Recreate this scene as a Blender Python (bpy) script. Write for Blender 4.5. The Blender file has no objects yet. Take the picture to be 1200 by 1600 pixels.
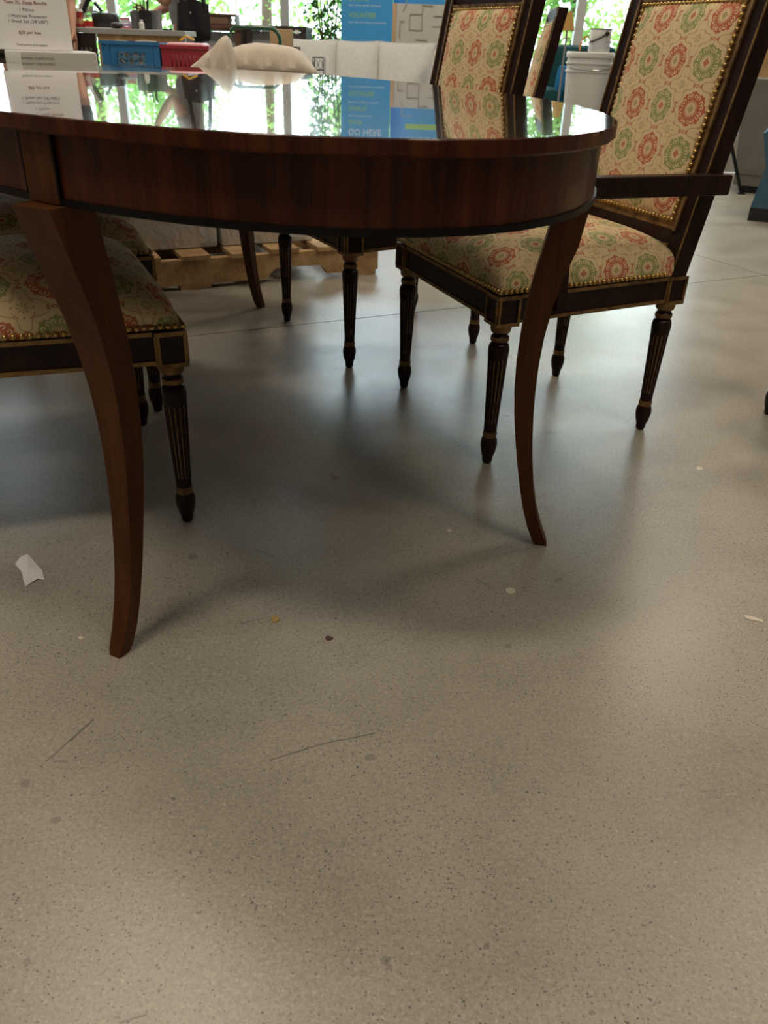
import bpy, bmesh, math, random
from mathutils import Vector, Matrix, Euler
random.seed(7)
PI = math.pi
S = bpy.context.scene
C = S.collection

# ---------------------------------------------------------------- camera
F_PX, PITCH, ROLL, CAM_H = 1250.0, 0.5259, 0.0354, 0.8344
cd = bpy.data.cameras.new('camera')
cam = bpy.data.objects.new('camera', cd)
C.objects.link(cam)
cd.sensor_fit = 'VERTICAL'
cd.sensor_height = 24.0
cd.lens = 24.0 * F_PX / 1600.0
cd.clip_start = 0.02
cd.dof.use_dof = True
cd.dof.focus_distance = 1.6
cd.dof.aperture_fstop = 6.0
cam.matrix_world = (Matrix.Translation((0, 0, CAM_H)) @ Matrix.Rotation(PI / 2 - PITCH, 4, 'X')
                    @ Matrix.Rotation(ROLL, 4, 'Z'))
S.camera = cam

# ---------------------------------------------------------------- world, lights, exposure
S.view_settings.view_transform = 'Standard'
S.view_settings.look = 'None'
S.view_settings.gamma = 1.0
S.view_settings.use_curve_mapping = False
S.view_settings.exposure = 0.0
wd = bpy.data.worlds.new('world')
S.world = wd
wd.use_nodes = True
wb = wd.node_tree.nodes['Background']
wb.inputs['Color'].default_value = (0.80, 0.90, 1.0, 1)
wb.inputs['Strength'].default_value = 9.0

def area(name, loc, sx, sy, power, col=(1.0, 0.86, 0.68), rot=(0, 0, 0)):
    l = bpy.data.lights.new(name, 'AREA')
    l.shape = 'RECTANGLE'
    l.size = sx
    l.size_y = sy
    l.energy = power
    l.color = col
    o = bpy.data.objects.new(name, l)
    o.location = loc
    o.rotation_euler = rot
    C.objects.link(o)
    return o

# warm shop lamps hung in a grid under the roof
for lx, ly, pw in ((-1.25, 2.6, 40), (2.6, 3.2, 30), (-1.2, -0.1, 60), (1.5, -0.1, 32), (3.9, -0.1, 18), (0.0, -3.6, 14),
                   (-4.6, 2.6, 14), (-4.6, -0.1, 16), (-1.2, 6.4, 85), (2.6, 6.4, 72), (-4.6, 6.4, 45)):
    area('ceiling_lamp', (lx, ly, 4.2), 1.2, 0.35, pw)
# portals in the window wall, to sample the daylight that comes in through the panes
pt = area('window_portal', (-0.2, 9.78, 1.9), 12.0, 3.6, 1, (1, 1, 1), (-PI / 2, 0, 0))
pt.data.cycles.is_portal = True

# ---------------------------------------------------------------- pixel helpers (1200 x 1600 photograph -> world)
def ray(x, y):
    u, v = x - 600.0, y - 800.0
    c, s = math.cos(ROLL), math.sin(ROLL)
    u, v = (c * u + s * v) / F_PX, (-s * u + c * v) / F_PX
    return u, math.cos(PITCH) - v * math.sin(PITCH), math.sin(PITCH) + v * math.cos(PITCH)
def at(x, y, Y):
    u, f, d = ray(x, y)
    return Vector((u * Y / f, Y, CAM_H - d * Y / f))
def fl(x, y, z=0.0):
    u, f, d = ray(x, y)
    t = (CAM_H - z) / d
    return Vector((u * t, f * t, z))

# ---------------------------------------------------------------- node helper
class X:
    def __init__(s, t, k): s.t, s.k = t, k
    def _m(s, op, b=None, c=None):
        n = s.t.nodes.new('ShaderNodeMath'); n.operation = op
        for i, q in enumerate((s, b, c)):
            if q is None: continue
            if isinstance(q, X): s.t.links.new(q.k, n.inputs[i])
            else: n.inputs[i].default_value = q
        return X(s.t, n.outputs[0])
    def __add__(s, b): return s._m('ADD', b)
    __radd__ = __add__
    def __sub__(s, b): return s._m('SUBTRACT', b)
    def __rsub__(s, b): return (s * -1.0) + b
    def __mul__(s, b): return s._m('MULTIPLY', b)
    __rmul__ = __mul__
    def __truediv__(s, b): return s._m('DIVIDE', b)
    def lt(s, b): return s._m('LESS_THAN', b)
    def gt(s, b): return s._m('GREATER_THAN', b)
    def floor(s): return s._m('FLOOR')
    def fract(s): return s._m('FRACT')
    def abs(s): return s._m('ABSOLUTE')
    def sqrt(s): return s._m('SQRT')
    def cos(s): return s._m('COSINE')
    def sin(s): return s._m('SINE')
    def atan2(s, b): return s._m('ARCTAN2', b)
    def mod2(s): return s._m('FLOORED_MODULO', 2.0)
    def max(s, b): return s._m('MAXIMUM', b)
    def min(s, b): return s._m('MINIMUM', b)
    def clamp(s):
        r = s._m('ADD', 0.0); r.k.node.use_clamp = True; return r
    def ss(s, a, b):
        n = s.t.nodes.new('ShaderNodeMapRange'); n.interpolation_type = 'SMOOTHSTEP'
        s.t.links.new(s.k, n.inputs[0])
        n.inputs[1].default_value = a; n.inputs[2].default_value = b
        return X(s.t, n.outputs[0])

def mat(name, col=(0.8, 0.8, 0.8), rough=0.5, metal=0.0, coat=0.0, spec=0.5):
    m = bpy.data.materials.new(name); m.use_nodes = True
    b = m.node_tree.nodes['Principled BSDF']
    b.inputs['Base Color'].default_value = (*col, 1)
    b.inputs['Roughness'].default_value = rough
    b.inputs['Metallic'].default_value = metal
    b.inputs['Coat Weight'].default_value = coat
    b.inputs['Coat Roughness'].default_value = 0.04
    b.inputs['Specular IOR Level'].default_value = spec
    return m
def bsdf(m): return m.node_tree.nodes['Principled BSDF']
def mixc(t, fac, a, b):
    n = t.nodes.new('ShaderNodeMix'); n.data_type = 'RGBA'
    if isinstance(fac, X): t.links.new(fac.k, n.inputs['Factor'])
    else: n.inputs['Factor'].default_value = fac
    for q, i in ((a, 6), (b, 7)):
        if isinstance(q, tuple): n.inputs[i].default_value = (*q, 1)
        else: t.links.new(q, n.inputs[i])
    return n.outputs[2]
def coords(t, kind='Object', scale=(1, 1, 1)):
    n = t.nodes.new('ShaderNodeTexCoord'); mp = t.nodes.new('ShaderNodeMapping')
    mp.inputs['Scale'].default_value = scale
    t.links.new(n.outputs[kind], mp.inputs[0]); return mp.outputs[0]
def noise(t, vec, scale, detail=4.0, rough=0.5, dist=0.0):
    n = t.nodes.new('ShaderNodeTexNoise')
    n.inputs['Scale'].default_value = scale; n.inputs['Detail'].default_value = detail
    n.inputs['Roughness'].default_value = rough; n.inputs['Distortion'].default_value = dist
    t.links.new(vec, n.inputs['Vector']); return X(t, n.outputs[0])
def voro(t, vec, scale, out='Distance', rnd=1.0):
    n = t.nodes.new('ShaderNodeTexVoronoi'); n.inputs['Scale'].default_value = scale
    n.inputs['Randomness'].default_value = rnd
    t.links.new(vec, n.inputs['Vector']); return X(t, n.outputs[out])
def bump(m, h, strength=0.2, dist=0.01):
    t = m.node_tree; n = t.nodes.new('ShaderNodeBump')
    n.inputs['Strength'].default_value = strength; n.inputs['Distance'].default_value = dist
    t.links.new(h.k, n.inputs['Height']); t.links.new(n.outputs[0], bsdf(m).inputs['Normal'])

def cloth(name, col, rough=0.9, var=0.12, scale=30):
    m = mat(name, col, rough, spec=0.2); t = m.node_tree; v = coords(t)
    n = noise(t, v, scale, 5)
    t.links.new(mixc(t, n, tuple(c * (1 - var) for c in col), tuple(min(1, c * (1 + var)) for c in col)), bsdf(m).inputs['Base Color'])
    bump(m, noise(t, v, 400, 2), 0.15, 0.002)
    return m
def wood(name, dark, light, scale=(1, 1, 1), rough=0.25, coat=0.0, gs=22.0):
    m = mat(name, dark, rough, coat=coat); t = m.node_tree
    v = coords(t, 'Object', scale)
    n = noise(t, v, gs, 6, 0.6, 0.3); n2 = noise(t, v, gs * 7, 3)
    f = (n * 0.75 + n2 * 0.25).ss(0.34, 0.68)
    t.links.new(mixc(t, f, dark, light), bsdf(m).inputs['Base Color'])
    return m

M = {}
# vertical grain on apron and legs: stretched along z
M['mahogany'] = wood('mahogany', (0.030, 0.0066, 0.0026), (0.096, 0.0240, 0.0078), (1, 1, 0.04), 0.36, 0.12, 45)
M['mahogany_leg'] = wood('mahogany_leg', (0.060, 0.0190, 0.0042), (0.098, 0.0340, 0.0080), (1, 1, 0.08), 0.42, 0.0, 50)
M['table_top'] = wood('table_top', (0.026, 0.007, 0.0035), (0.055, 0.016, 0.007), (1, 0.06, 1), 0.10, 1.0, 40)
bsdf(M['table_top']).inputs['Coat Roughness'].default_value = 0.012
bsdf(M['table_top']).inputs['Coat IOR'].default_value = 1.6
M['black_lacquer'] = mat('black_lacquer', (0.005, 0.0045, 0.0045), 0.45)
M['chair_wood'] = wood('chair_wood', (0.010, 0.0035, 0.0028), (0.026, 0.0085, 0.0065), (1, 1, 0.15), 0.38, 0.1, 40)
for k_ in ('chair_wood', 'mahogany_leg', 'mahogany', 'black_lacquer'): bsdf(M[k_]).inputs['Specular IOR Level'].default_value = 0.16
M['gilt'] = mat('gilt', (0.20, 0.11, 0.035), 0.45, 0.55)
t = M['gilt'].node_tree
t.links.new(mixc(t, noise(t, coords(t), 35, 3).ss(0.30, 0.62), (0.10, 0.052, 0.020), (0.27, 0.155, 0.055)), bsdf(M['gilt']).inputs['Base Color'])
M['brass'] = mat('brass', (0.50, 0.32, 0.11), 0.28, 0.85)

def fabric():
    m = mat('medallion_fabric', (0.7, 0.55, 0.33), 0.9, spec=0.15); t = m.node_tree
    n = t.nodes.new('ShaderNodeUVMap'); sp = t.nodes.new('ShaderNodeSeparateXYZ'); t.links.new(n.outputs[0], sp.inputs[0])
    wn = noise(t, n.outputs[0], 40, 2)
    u = X(t, sp.outputs[0]) + (wn - 0.5) * 0.003; v = X(t, sp.outputs[1]) + (wn - 0.5) * 0.002
    DU, DV = 0.094, 0.090
    cu, cv = u / DU, v / DV
    par = (cu.floor() + cv.floor()).mod2()
    x = (cu.fract() - 0.5) * DU; y = (cv.fract() - 0.5) * DV
    xc = ((cu + 0.5).fract() - 0.5) * DU; yc = ((cv + 0.5).fract() - 0.5) * DV
    ax, ay = x / 0.0320, y / 0.0335
    rho = (ax * ax + ay * ay).sqrt(); ang = ay.atan2(ax)
    edge = 1.0 + (ang * 8.0).cos() * 0.055 + (ang * 24.0 + 1.0).cos() * 0.03
    inside = rho.lt(edge)
    core = rho.lt(0.43 + (ang * 22.0).cos() * 0.11)
    a8 = ((ang * (4.0 / PI)).fract() - 0.5) * (PI / 4)
    p8, q8 = rho * a8.cos(), (rho * a8.sin()).abs()
    dp, dq = p8 - 0.765, q8 - 0.125
    d8 = (dp * dp + dq * dq).sqrt()
    sc = ((d8 - 0.088).abs()).lt(0.030) * (1.0 - (p8.lt(0.74) * q8.lt(0.12)))
    sc2 = q8.lt(0.022) * p8.gt(0.60) * p8.lt(0.80)
    med = inside * (1.0 - core) * (1.0 - sc.max(sc2))
    dia = x.abs() / 0.0080 + y.abs() / 0.0092
    cen = dia.lt(1.0)
    # small diamonds between medallions
    d1 = xc.abs() / 0.0045 + y.abs() / 0.0065
    d2 = x.abs() / 0.0065 + yc.abs() / 0.0045
    k1 = (d1.gt(0.5) * d1.lt(1.0)).max((xc.abs()).lt(0.0042) * ((y.abs() - 0.0092).abs()).lt(0.0024))
    k2 = (d2.gt(0.5) * d2.lt(1.0)).max((yc.abs()).lt(0.0042) * ((x.abs() - 0.0092).abs()).lt(0.0024))
    knots = k1.max(k2)
    # flower at the cell corners
    rc = (xc * xc + yc * yc).sqrt(); ac = yc.atan2(xc)
    flower = rc.lt(0.0092) * rc.gt(0.0018) * ((ac * 8.0).cos()).gt(-0.1)
    dots = ((rc - 0.0155).abs()).lt(0.0014) * ((ac * 4.0).cos()).gt(0.94)
    curls = ((rc - 0.0185).abs()).lt(0.0009) * ((ac * 4.0).cos()).lt(-0.35)
    # wavy line round every medallion
    le = 1.30 + (ang * 8.0).cos() * 0.09 + (ang * 4.0).cos() * 0.03
    line = ((rho - le).abs()).lt(0.026) * (1.0 - knots)
    cream, red, green, olive = (0.70, 0.545, 0.315), (0.46, 0.105, 0.06), (0.255, 0.29, 0.105), (0.36, 0.29, 0.12)
    c = mixc(t, noise(t, n.outputs[0], 220, 3), tuple(q * 0.92 for q in cream), tuple(q * 1.05 for q in cream))
    c = mixc(t, line * 0.75, c, (0.34, 0.235, 0.12))
    c = mixc(t, curls * 0.7, c, red)
    c = mixc(t, flower * 0.8, c, olive)
    c = mixc(t, dots * 0.8, c, red)
    c = mixc(t, knots * 0.8, c, red)
    rg = mixc(t, par, red, green); gr = mixc(t, par, olive, red)
    c = mixc(t, med * 0.92, c, rg)
    c = mixc(t, cen * 0.8, c, gr)
    t.links.new(c, bsdf(m).inputs['Base Color'])
    bsdf(m).inputs['Sheen Weight'].default_value = 0.1
    bump(m, noise(t, n.outputs[0], 1500, 1), 0.1, 0.001)
    return m
M['fabric'] = fabric()

def concrete():
    m = mat('polished_concrete', (0.35, 0.31, 0.26), 0.35); t = m.node_tree
    v = coords(t)
    big = noise(t, v, 1.1, 5, 0.6); mid = noise(t, v, 5.0, 6, 0.65); fine = noise(t, v, 130, 4, 0.7)
    c = mixc(t, (big * 0.5 + mid * 0.5).ss(0.36, 0.64), (0.275, 0.255, 0.218), (0.395, 0.366, 0.312))
    c = mixc(t, fine.ss(0.35, 0.68) * 0.6, c, (0.43, 0.395, 0.325))
    grit = noise(t, v, 240, 4, 0.8)
    c = mixc(t, grit.ss(0.48, 0.66) * 0.62, c, (0.17, 0.155, 0.13))
    c = mixc(t, noise(t, v, 210, 3, 0.8).ss(0.54, 0.68) * 0.60, c, (0.55, 0.51, 0.43))
    # dark aggregate specks of different sizes, denser in patches
    dens = noise(t, v, 2.3, 3).ss(0.36, 0.66)
    for scl, r0, r1, d0, d1, k in ((300, .16, .22, .05, .24, .85), (130, .08, .16, .02, .12, .8), (40, .03, .07, .02, .05, .75)):
        vn = t.nodes.new('ShaderNodeTexVoronoi'); vn.inputs['Scale'].default_value = scl; t.links.new(v, vn.inputs[0])
        cs = t.nodes.new('ShaderNodeSeparateXYZ'); t.links.new(vn.outputs['Color'], cs.inputs[0])
        sp = (X(t, vn.outputs['Distance']) + (grit - 0.5) * 0.16).lt(r0 + X(t, cs.outputs[0]) * r1) * X(t, cs.outputs[1]).lt(dens * d1 + d0)
        c = mixc(t, sp * k, c, (0.060, 0.058, 0.066))
    lw = voro(t, v, 75).lt(0.13) * noise(t, v, 31, 1).gt(0.62)
    c = mixc(t, lw * 0.6, c, (0.58, 0.54, 0.46))
    # scuffs: capsules on the floor
    n = t.nodes.new('ShaderNodeSeparateXYZ'); t.links.new(v, n.inputs[0])
    px, py = X(t, n.outputs[0]) + (mid - 0.5) * 0.02, X(t, n.outputs[1]) + (mid - 0.5) * 0.02
    sc = None
    for (x0, y0, x1, y1, w) in ((425, 1186, 500, 1163, .0012), (500, 1163, 582, 1147, .0012), (72, 1190, 112, 1155, .0011),
                                (112, 1155, 147, 1124, .0018), (85, 1190, 105, 1190, .001), (376, 974, 412, 966, .001),
                                (745, 904, 767, 920, .001), (190, 1597, 232, 1583, .0012), (398, 860, 428, 870, .001)):
        a, b = fl(x0, y0), fl(x1, y1); ba = b - a; L2 = ba.x ** 2 + ba.y ** 2
        dx, dy = px - a.x, py - a.y
        h = ((dx * ba.x + dy * ba.y) / L2).clamp()
        ex, ey = dx - h * ba.x, dy - h * ba.y
        d = (ex * ex + ey * ey).sqrt().lt(w)
        sc = d if sc is None else sc.max(d)
    c = mixc(t, sc * 0.65, c, (0.09, 0.08, 0.07))
    bl = None
    for (x0, y0, r) in ((90, 1280, .0075), (38, 1225, .008), (580, 1182, .008), (603, 1500, .0065), (610, 1510, .004), (40, 1505, .005),
                        (794, 1009, .007), (788, 962, .006), (760, 1478, .004), (927, 1580, .004), (300, 870, .012), (315, 1330, .0035)):
        a = fl(x0, y0); dx, dy = px - a.x, py - a.y
        d = ((dx * dx + dy * dy).sqrt() + (fine - 0.5) * 0.008).lt(r * 0.8)
        bl = d if bl is None else bl.max(d)
    c = mixc(t, bl * 0.38, c, (0.10, 0.085, 0.09))
    t.links.new(c, bsdf(m).inputs['Base Color'])
    r = mid * 0.22 + noise(t, v, 2.0, 3) * 0.16 + 0.13
    t.links.new(r.k, bsdf(m).inputs['Roughness'])
    bump(m, noise(t, v, 260, 3), 0.10, 0.0012)
    return m
M['concrete'] = concrete()
M['joint'] = mat('joint_filler', (0.05, 0.045, 0.04), 0.9)
M['wall'] = mat('wall_paint', (0.42, 0.41, 0.39), 0.8)
M['ceiling'] = mat('ceiling_deck', (0.20, 0.195, 0.19), 0.9)
M['aluminium'] = mat('window_aluminium', (0.62, 0.64, 0.66), 0.4, 0.3)
M['osb'] = wood('plywood', (0.36, 0.22, 0.085), (0.58, 0.40, 0.20), (1, 1, 0.3), 0.7, 0, 9)
M['pine'] = wood('pallet_pine', (0.36, 0.21, 0.095), (0.60, 0.41, 0.21), (1, 1, 1), 0.8, 0, 8)
M['white_wrap'] = mat('plastic_wrap', (0.70, 0.70, 0.70), 0.25, coat=0.4)
t = M['white_wrap'].node_tree; bump(M['white_wrap'], noise(t, coords(t), 14, 3, 0.5, 1.5), 0.6, 0.03)
M['card'] = mat('white_card', (0.74, 0.73, 0.70), 0.6)
M['paper'] = mat('paper', (0.80, 0.79, 0.80), 0.55)
M['ink_red'] = mat('ink_red', (0.23, 0.055, 0.05), 0.7)
M['ink_grey'] = mat('ink_grey', (0.20, 0.18, 0.18), 0.7)
M['cream_cloth'] = cloth('cream_cloth', (0.62, 0.545, 0.455))
M['sofa_cloth'] = cloth('sofa_cloth', (0.58, 0.585, 0.58))
M['blue_plastic'] = mat('blue_plastic', (0.025, 0.16, 0.37), 0.4)
M['red_plastic'] = mat('red_plastic', (0.30, 0.012, 0.025), 0.4)
M['black_plastic'] = mat('black_plastic', (0.015, 0.015, 0.017), 0.4)
M['grey_plastic'] = mat('grey_plastic', (0.14, 0.14, 0.145), 0.5)
M['white_plastic'] = mat('white_plastic', (0.70, 0.71, 0.70), 0.35)
M['green_tube'] = mat('green_tube', (0.015, 0.10, 0.05), 0.3, coat=0.4)
M['black_metal'] = mat('black_metal', (0.02, 0.02, 0.022), 0.4, 0.6)
M['steel'] = mat('steel', (0.55, 0.56, 0.57), 0.3, 0.9)
M['dark_laminate'] = wood('dark_laminate', (0.022, 0.014, 0.012), (0.045, 0.028, 0.022), (0.2, 1, 1), 0.45, 0, 14)
M['brown_laminate'] = wood('brown_laminate', (0.06, 0.025, 0.015), (0.11, 0.05, 0.03), (0.2, 1, 1), 0.45, 0, 14)
M['grey_panel'] = mat('grey_panel', (0.22, 0.22, 0.23), 0.7)
M['banner_blue'] = mat('banner_blue', (0.05, 0.33, 0.72), 0.5)
M['banner_green'] = mat('banner_green', (0.36, 0.60, 0.05), 0.5)
M['banner_white'] = mat('banner_white', (0.70, 0.80, 0.88), 0.5)
M['plaster'] = cloth('plaster_panel', (0.52, 0.51, 0.48), 0.8, 0.1, 12)
M['pale_wood'] = wood('pale_wood', (0.46, 0.30, 0.15), (0.62, 0.45, 0.26), (1, 1, 0.2), 0.6, 0, 14)
M['grey_velvet'] = cloth('grey_velvet', (0.20, 0.185, 0.165), 0.85, 0.2, 6)
M['blue_velvet'] = cloth('blue_velvet', (0.060, 0.130, 0.20), 0.8, 0.35, 14)
M['teal_cloth'] = cloth('teal_cloth', (0.008, 0.055, 0.065), 0.8, 0.3, 8)
M['bright_blue_cloth'] = cloth('bright_blue_cloth', (0.02, 0.18, 0.42), 0.8, 0.2, 8)
M['lampshade'] = mat('lampshade', (0.52, 0.31, 0.09), 0.8)
M['orange_rope'] = mat('orange_rope', (0.60, 0.26, 0.07), 0.7)
M['cardboard'] = mat('cardboard', (0.50, 0.36, 0.20), 0.8)
M['skin'] = mat('skin', (0.46, 0.25, 0.17), 0.5)
M['black_cloth'] = cloth('black_cloth', (0.017, 0.017, 0.022), 0.85, 0.3, 12)
M['grey_shirt'] = cloth('grey_shirt', (0.30, 0.31, 0.33), 0.85, 0.15, 12)
M['denim'] = cloth('denim', (0.03, 0.045, 0.08), 0.85, 0.3, 30)
M['hair'] = mat('dark_hair', (0.025, 0.014, 0.009), 0.5)
M['cup_red'] = mat('cup_red', (0.42, 0.035, 0.03), 0.4)
M['cup_tan'] = mat('cup_tan', (0.50, 0.26, 0.13), 0.6)
M['pink'] = mat('pink_pack', (0.75, 0.30, 0.33), 0.4)
M['yellow'] = mat('yellow_plastic', (0.70, 0.48, 0.02), 0.4)
M['leaf'] = mat('leaf_green', (0.13, 0.30, 0.05), 0.5)
t = M['leaf'].node_tree
oi = t.nodes.new('ShaderNodeTexCoord')
t.links.new(mixc(t, noise(t, oi.outputs['Object'], 1.3, 4).ss(0.32, 0.68), (0.12, 0.32, 0.07), (0.42, 0.58, 0.14)), bsdf(M['leaf']).inputs['Base Color'])
def translucent(m, col, amt):
    t = m.node_tree; b = bsdf(m); o = t.nodes['Material Output']
    tl = t.nodes.new('ShaderNodeBsdfTranslucent'); mx = t.nodes.new('ShaderNodeMixShader'); mx.inputs[0].default_value = amt
    src = b.inputs['Base Color']
    if src.is_linked: t.links.new(src.links[0].from_socket, tl.inputs[0])
    else: tl.inputs[0].default_value = (*col, 1)
    t.links.new(b.outputs[0], mx.inputs[1]); t.links.new(tl.outputs[0], mx.inputs[2]); t.links.new(mx.outputs[0], o.inputs[0])
translucent(M['leaf'], None, 0.5)
M['ficus'] = mat('ficus_leaf', (0.045, 0.15, 0.03), 0.35)
translucent(M['ficus'], (0.10, 0.28, 0.04), 0.35)
M['bark'] = mat('bark', (0.10, 0.065, 0.04), 0.9)
M['terracotta'] = mat('pot_dark', (0.06, 0.04, 0.035), 0.6)
M['asphalt'] = mat('asphalt', (0.22, 0.22, 0.23), 0.9)
M['car_paint'] = mat('car_blue', (0.10, 0.24, 0.50), 0.25, coat=0.8)
M['car_paint_red'] = mat('car_red', (0.45, 0.05, 0.10), 0.25, coat=0.8)
M['car_glass'] = mat('car_glass', (0.03, 0.04, 0.05), 0.1)
M['leaf_dry'] = mat('dry_leaf', (0.42, 0.29, 0.10), 0.7)
M['seed'] = mat('seed_husk', (0.075, 0.03, 0.03), 0.6)
M['chip'] = mat('pale_chip', (0.66, 0.60, 0.50), 0.6)
g = bpy.data.materials.new('pane_glass'); g.use_nodes = True; t = g.node_tree; t.nodes.clear()
o_ = t.nodes.new('ShaderNodeOutputMaterial'); mx = t.nodes.new('ShaderNodeMixShader')
tr = t.nodes.new('ShaderNodeBsdfTransparent'); gl = t.nodes.new('ShaderNodeBsdfGlossy'); fr = t.nodes.new('ShaderNodeFresnel')
tr.inputs[0].default_value = (0.93, 0.96, 0.95, 1); gl.inputs['Roughness'].default_value = 0.0
t.links.new(fr.outputs[0], mx.inputs[0]); t.links.new(tr.outputs[0], mx.inputs[1]); t.links.new(gl.outputs[0], mx.inputs[2])
t.links.new(mx.outputs[0], o_.inputs[0]); M['glass'] = g

# ---------------------------------------------------------------- mesh builder
class MB:
    def __init__(s): s.v, s.f, s.m, s.uv = [], [], [], {}
    def add(s, vs, fs, mi=0, uv=None):
        o = len(s.v); s.v += [tuple(v) for v in vs]
        for f in fs:
            if uv is not None: s.uv[len(s.f)] = [uv[i] for i in f]
            s.f.append(tuple(i + o for i in f)); s.m.append(mi)
    def box(s, c, d, mx=None, mi=0, bev=0.0):
        x, y, z = (q / 2 for q in d)
        if bev > 0:
            b = min(bev, x * .9, y * .9, z * .9)
            bm = bmesh.new(); bmesh.ops.create_cube(bm, size=1.0)
            for v in bm.verts: v.co = Vector((v.co.x * d[0], v.co.y * d[1], v.co.z * d[2]))
            bmesh.ops.bevel(bm, geom=bm.edges[:], offset=b, segments=2, profile=0.5, affect='EDGES')
            bm.verts.index_update()
            vs = [v.co.copy() for v in bm.verts]; fs = [[v.index for v in f.verts] for f in bm.faces]; bm.free()
        else:
            vs = [Vector((a * x, b_ * y, c_ * z)) for a in (-1, 1) for b_ in (-1, 1) for c_ in (-1, 1)]
            fs = [(0, 1, 3, 2), (4, 6, 7, 5), (0, 4, 5, 1), (2, 3, 7, 6), (0, 2, 6, 4), (1, 5, 7, 3)]
        mx = mx or Matrix.Identity(4)
        s.add([Vector(c) + (mx.to_3x3() @ v) for v in vs], fs, mi); return s
    def bar(s, a, b, w, h, mi=0, up=Vector((0, 0, 1)), bev=0.0):
        a, b = Vector(a), Vector(b); d = (b - a); L = d.length; d = d / L
        y = up.cross(d)
        if y.length < 1e-5: y = Vector((0, 1, 0)).cross(d)
        y.normalize(); z = d.cross(y)
        mx = Matrix((d, y, z)).transposed().to_4x4()
        return s.box((a + b) / 2, (L, w, h), mx, mi, bev)
    def lathe(s, prof, n=20, c=(0, 0, 0), mi=0, mod=None, cap=True):
        c = Vector(c); vs = []; fs = []
        for r, z in prof:
            for k in range(n):
                a = 2 * PI * k / n; q = r if mod is None else mod(r, z, k)
                vs.append(c + Vector((q * math.cos(a), q * math.sin(a), z)))
        for i in range(len(prof) - 1):
            for k in range(n):
                k2 = (k + 1) % n
                fs.append((i * n + k, i * n + k2, (i + 1) * n + k2, (i + 1) * n + k))
        if cap:
            fs.append(tuple(reversed(range(n)))); fs.append(tuple((len(prof) - 1) * n + k for k in range(n)))
        s.add(vs, fs, mi); return s
    def tube(s, pts, r, n=8, mi=0, closed=False, cap=True):
        pts = [Vector(p) for p in pts]; vs = []; fs = []; N = len(pts)
        rr = r if isinstance(r, (list, tuple)) else [r] * N
        for i, p in enumerate(pts):
            if closed: d = pts[(i + 1) % N] - pts[i - 1]
            else: d = pts[min(i + 1, N - 1)] - pts[max(i - 1, 0)]
            d.normalize()
            ref = Vector((0, 0, 1)) if abs(d.z) < 0.9 else Vector((1, 0, 0))
            a = d.cross(ref).normalized(); b = d.cross(a)
            for k in range(n):
                q = 2 * PI * k / n; vs.append(p + (a * math.cos(q) + b * math.sin(q)) * rr[i])
        for i in range(N if closed else N - 1):
            j = (i + 1) % N
            for k in range(n):
                k2 = (k + 1) % n; fs.append((i * n + k, i * n + k2, j * n + k2, j * n + k))
        if cap and not closed:
            fs.append(tuple(reversed(range(n)))); fs.append(tuple((N - 1) * n + k for k in range(n)))
        s.add(vs, fs, mi); return s
    def prism(s, poly, z0, z1, mi=0, mx=None):
        n = len(poly)
        vs = [Vector((p[0], p[1], z0)) for p in poly] + [Vector((p[0], p[1], z1)) for p in poly]
        if mx: vs = [mx @ v for v in vs]
        fs = [tuple(reversed(range(n))), tuple(range(n, 2 * n))] + [(i, (i + 1) % n, n + (i + 1) % n, n + i) for i in range(n)]
        s.add(vs, fs, mi); return s
    def ball(s, c, r, n=12, m=8, mi=0, mx=None):
        c = Vector(c); r = r if isinstance(r, (tuple, list)) else (r, r, r)
        vs, fs = [], []
        for i in range(1, m):
            th = PI * i / m
            for k in range(n):
                a = 2 * PI * k / n
                vs.append(Vector((r[0] * math.sin(th) * math.cos(a), r[1] * math.sin(th) * math.sin(a), r[2] * math.cos(th))))
        for i in range(m - 2):
            for k in range(n):
                k2 = (k + 1) % n; fs.append((i * n + k, (i + 1) * n + k, (i + 1) * n + k2, i * n + k2))
        vs.append(Vector((0, 0, r[2]))); vs.append(Vector((0, 0, -r[2]))); T = len(vs) - 2
        for k in range(n):
            k2 = (k + 1) % n; fs.append((T, k, k2)); fs.append((T + 1, (m - 2) * n + k2, (m - 2) * n + k))
        if mx: vs = [mx.to_3x3() @ v for v in vs]
        s.add([c + v for v in vs], fs, mi); return s
    def mesh(s, name, mats, smooth=False):
        me = bpy.data.meshes.new(name); me.from_pydata(s.v, [], s.f); me.update()
        for m in (mats if isinstance(mats, (list, tuple)) else [mats]): me.materials.append(m)
        me.polygons.foreach_set('material_index', s.m)
        if s.uv:
            ul = me.uv_layers.new(name='UVMap')
            for p in me.polygons:
                if p.index in s.uv:
                    for li, q in zip(p.loop_indices, s.uv[p.index]): ul.data[li].uv = q
        if smooth:
            me.polygons.foreach_set('use_smooth', [True] * len(me.polygons))
            try: me.set_sharp_from_angle(angle=math.radians(38 if smooth is True else smooth))
            except Exception: pass
        bm = bmesh.new(); bm.from_mesh(me); bmesh.ops.recalc_face_normals(bm, faces=bm.faces[:]); bm.to_mesh(me); bm.free()
        return me
    def build(s, name, mats, parent=None, smooth=False):
        return link(name, s.mesh(name, mats, smooth), parent)
def link(name, me, parent=None):
    o = bpy.data.objects.new(name, me); C.objects.link(o)
    if parent is not None: o.parent = parent
    return o
def thing(name, label, cat, loc=(0, 0, 0), rz=0.0, group=None):
    o = bpy.data.objects.new(name, None); C.objects.link(o); o.empty_display_size = 0.1
    o.location = loc; o.rotation_euler = (0, 0, rz)
    return tag(o, label, cat, group)
def tag(o, label, cat, group=None):
    o['label'] = label; o['category'] = cat
    if group: o['group'] = group
    return o
def struct(o): o['kind'] = 'structure'; return o
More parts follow.
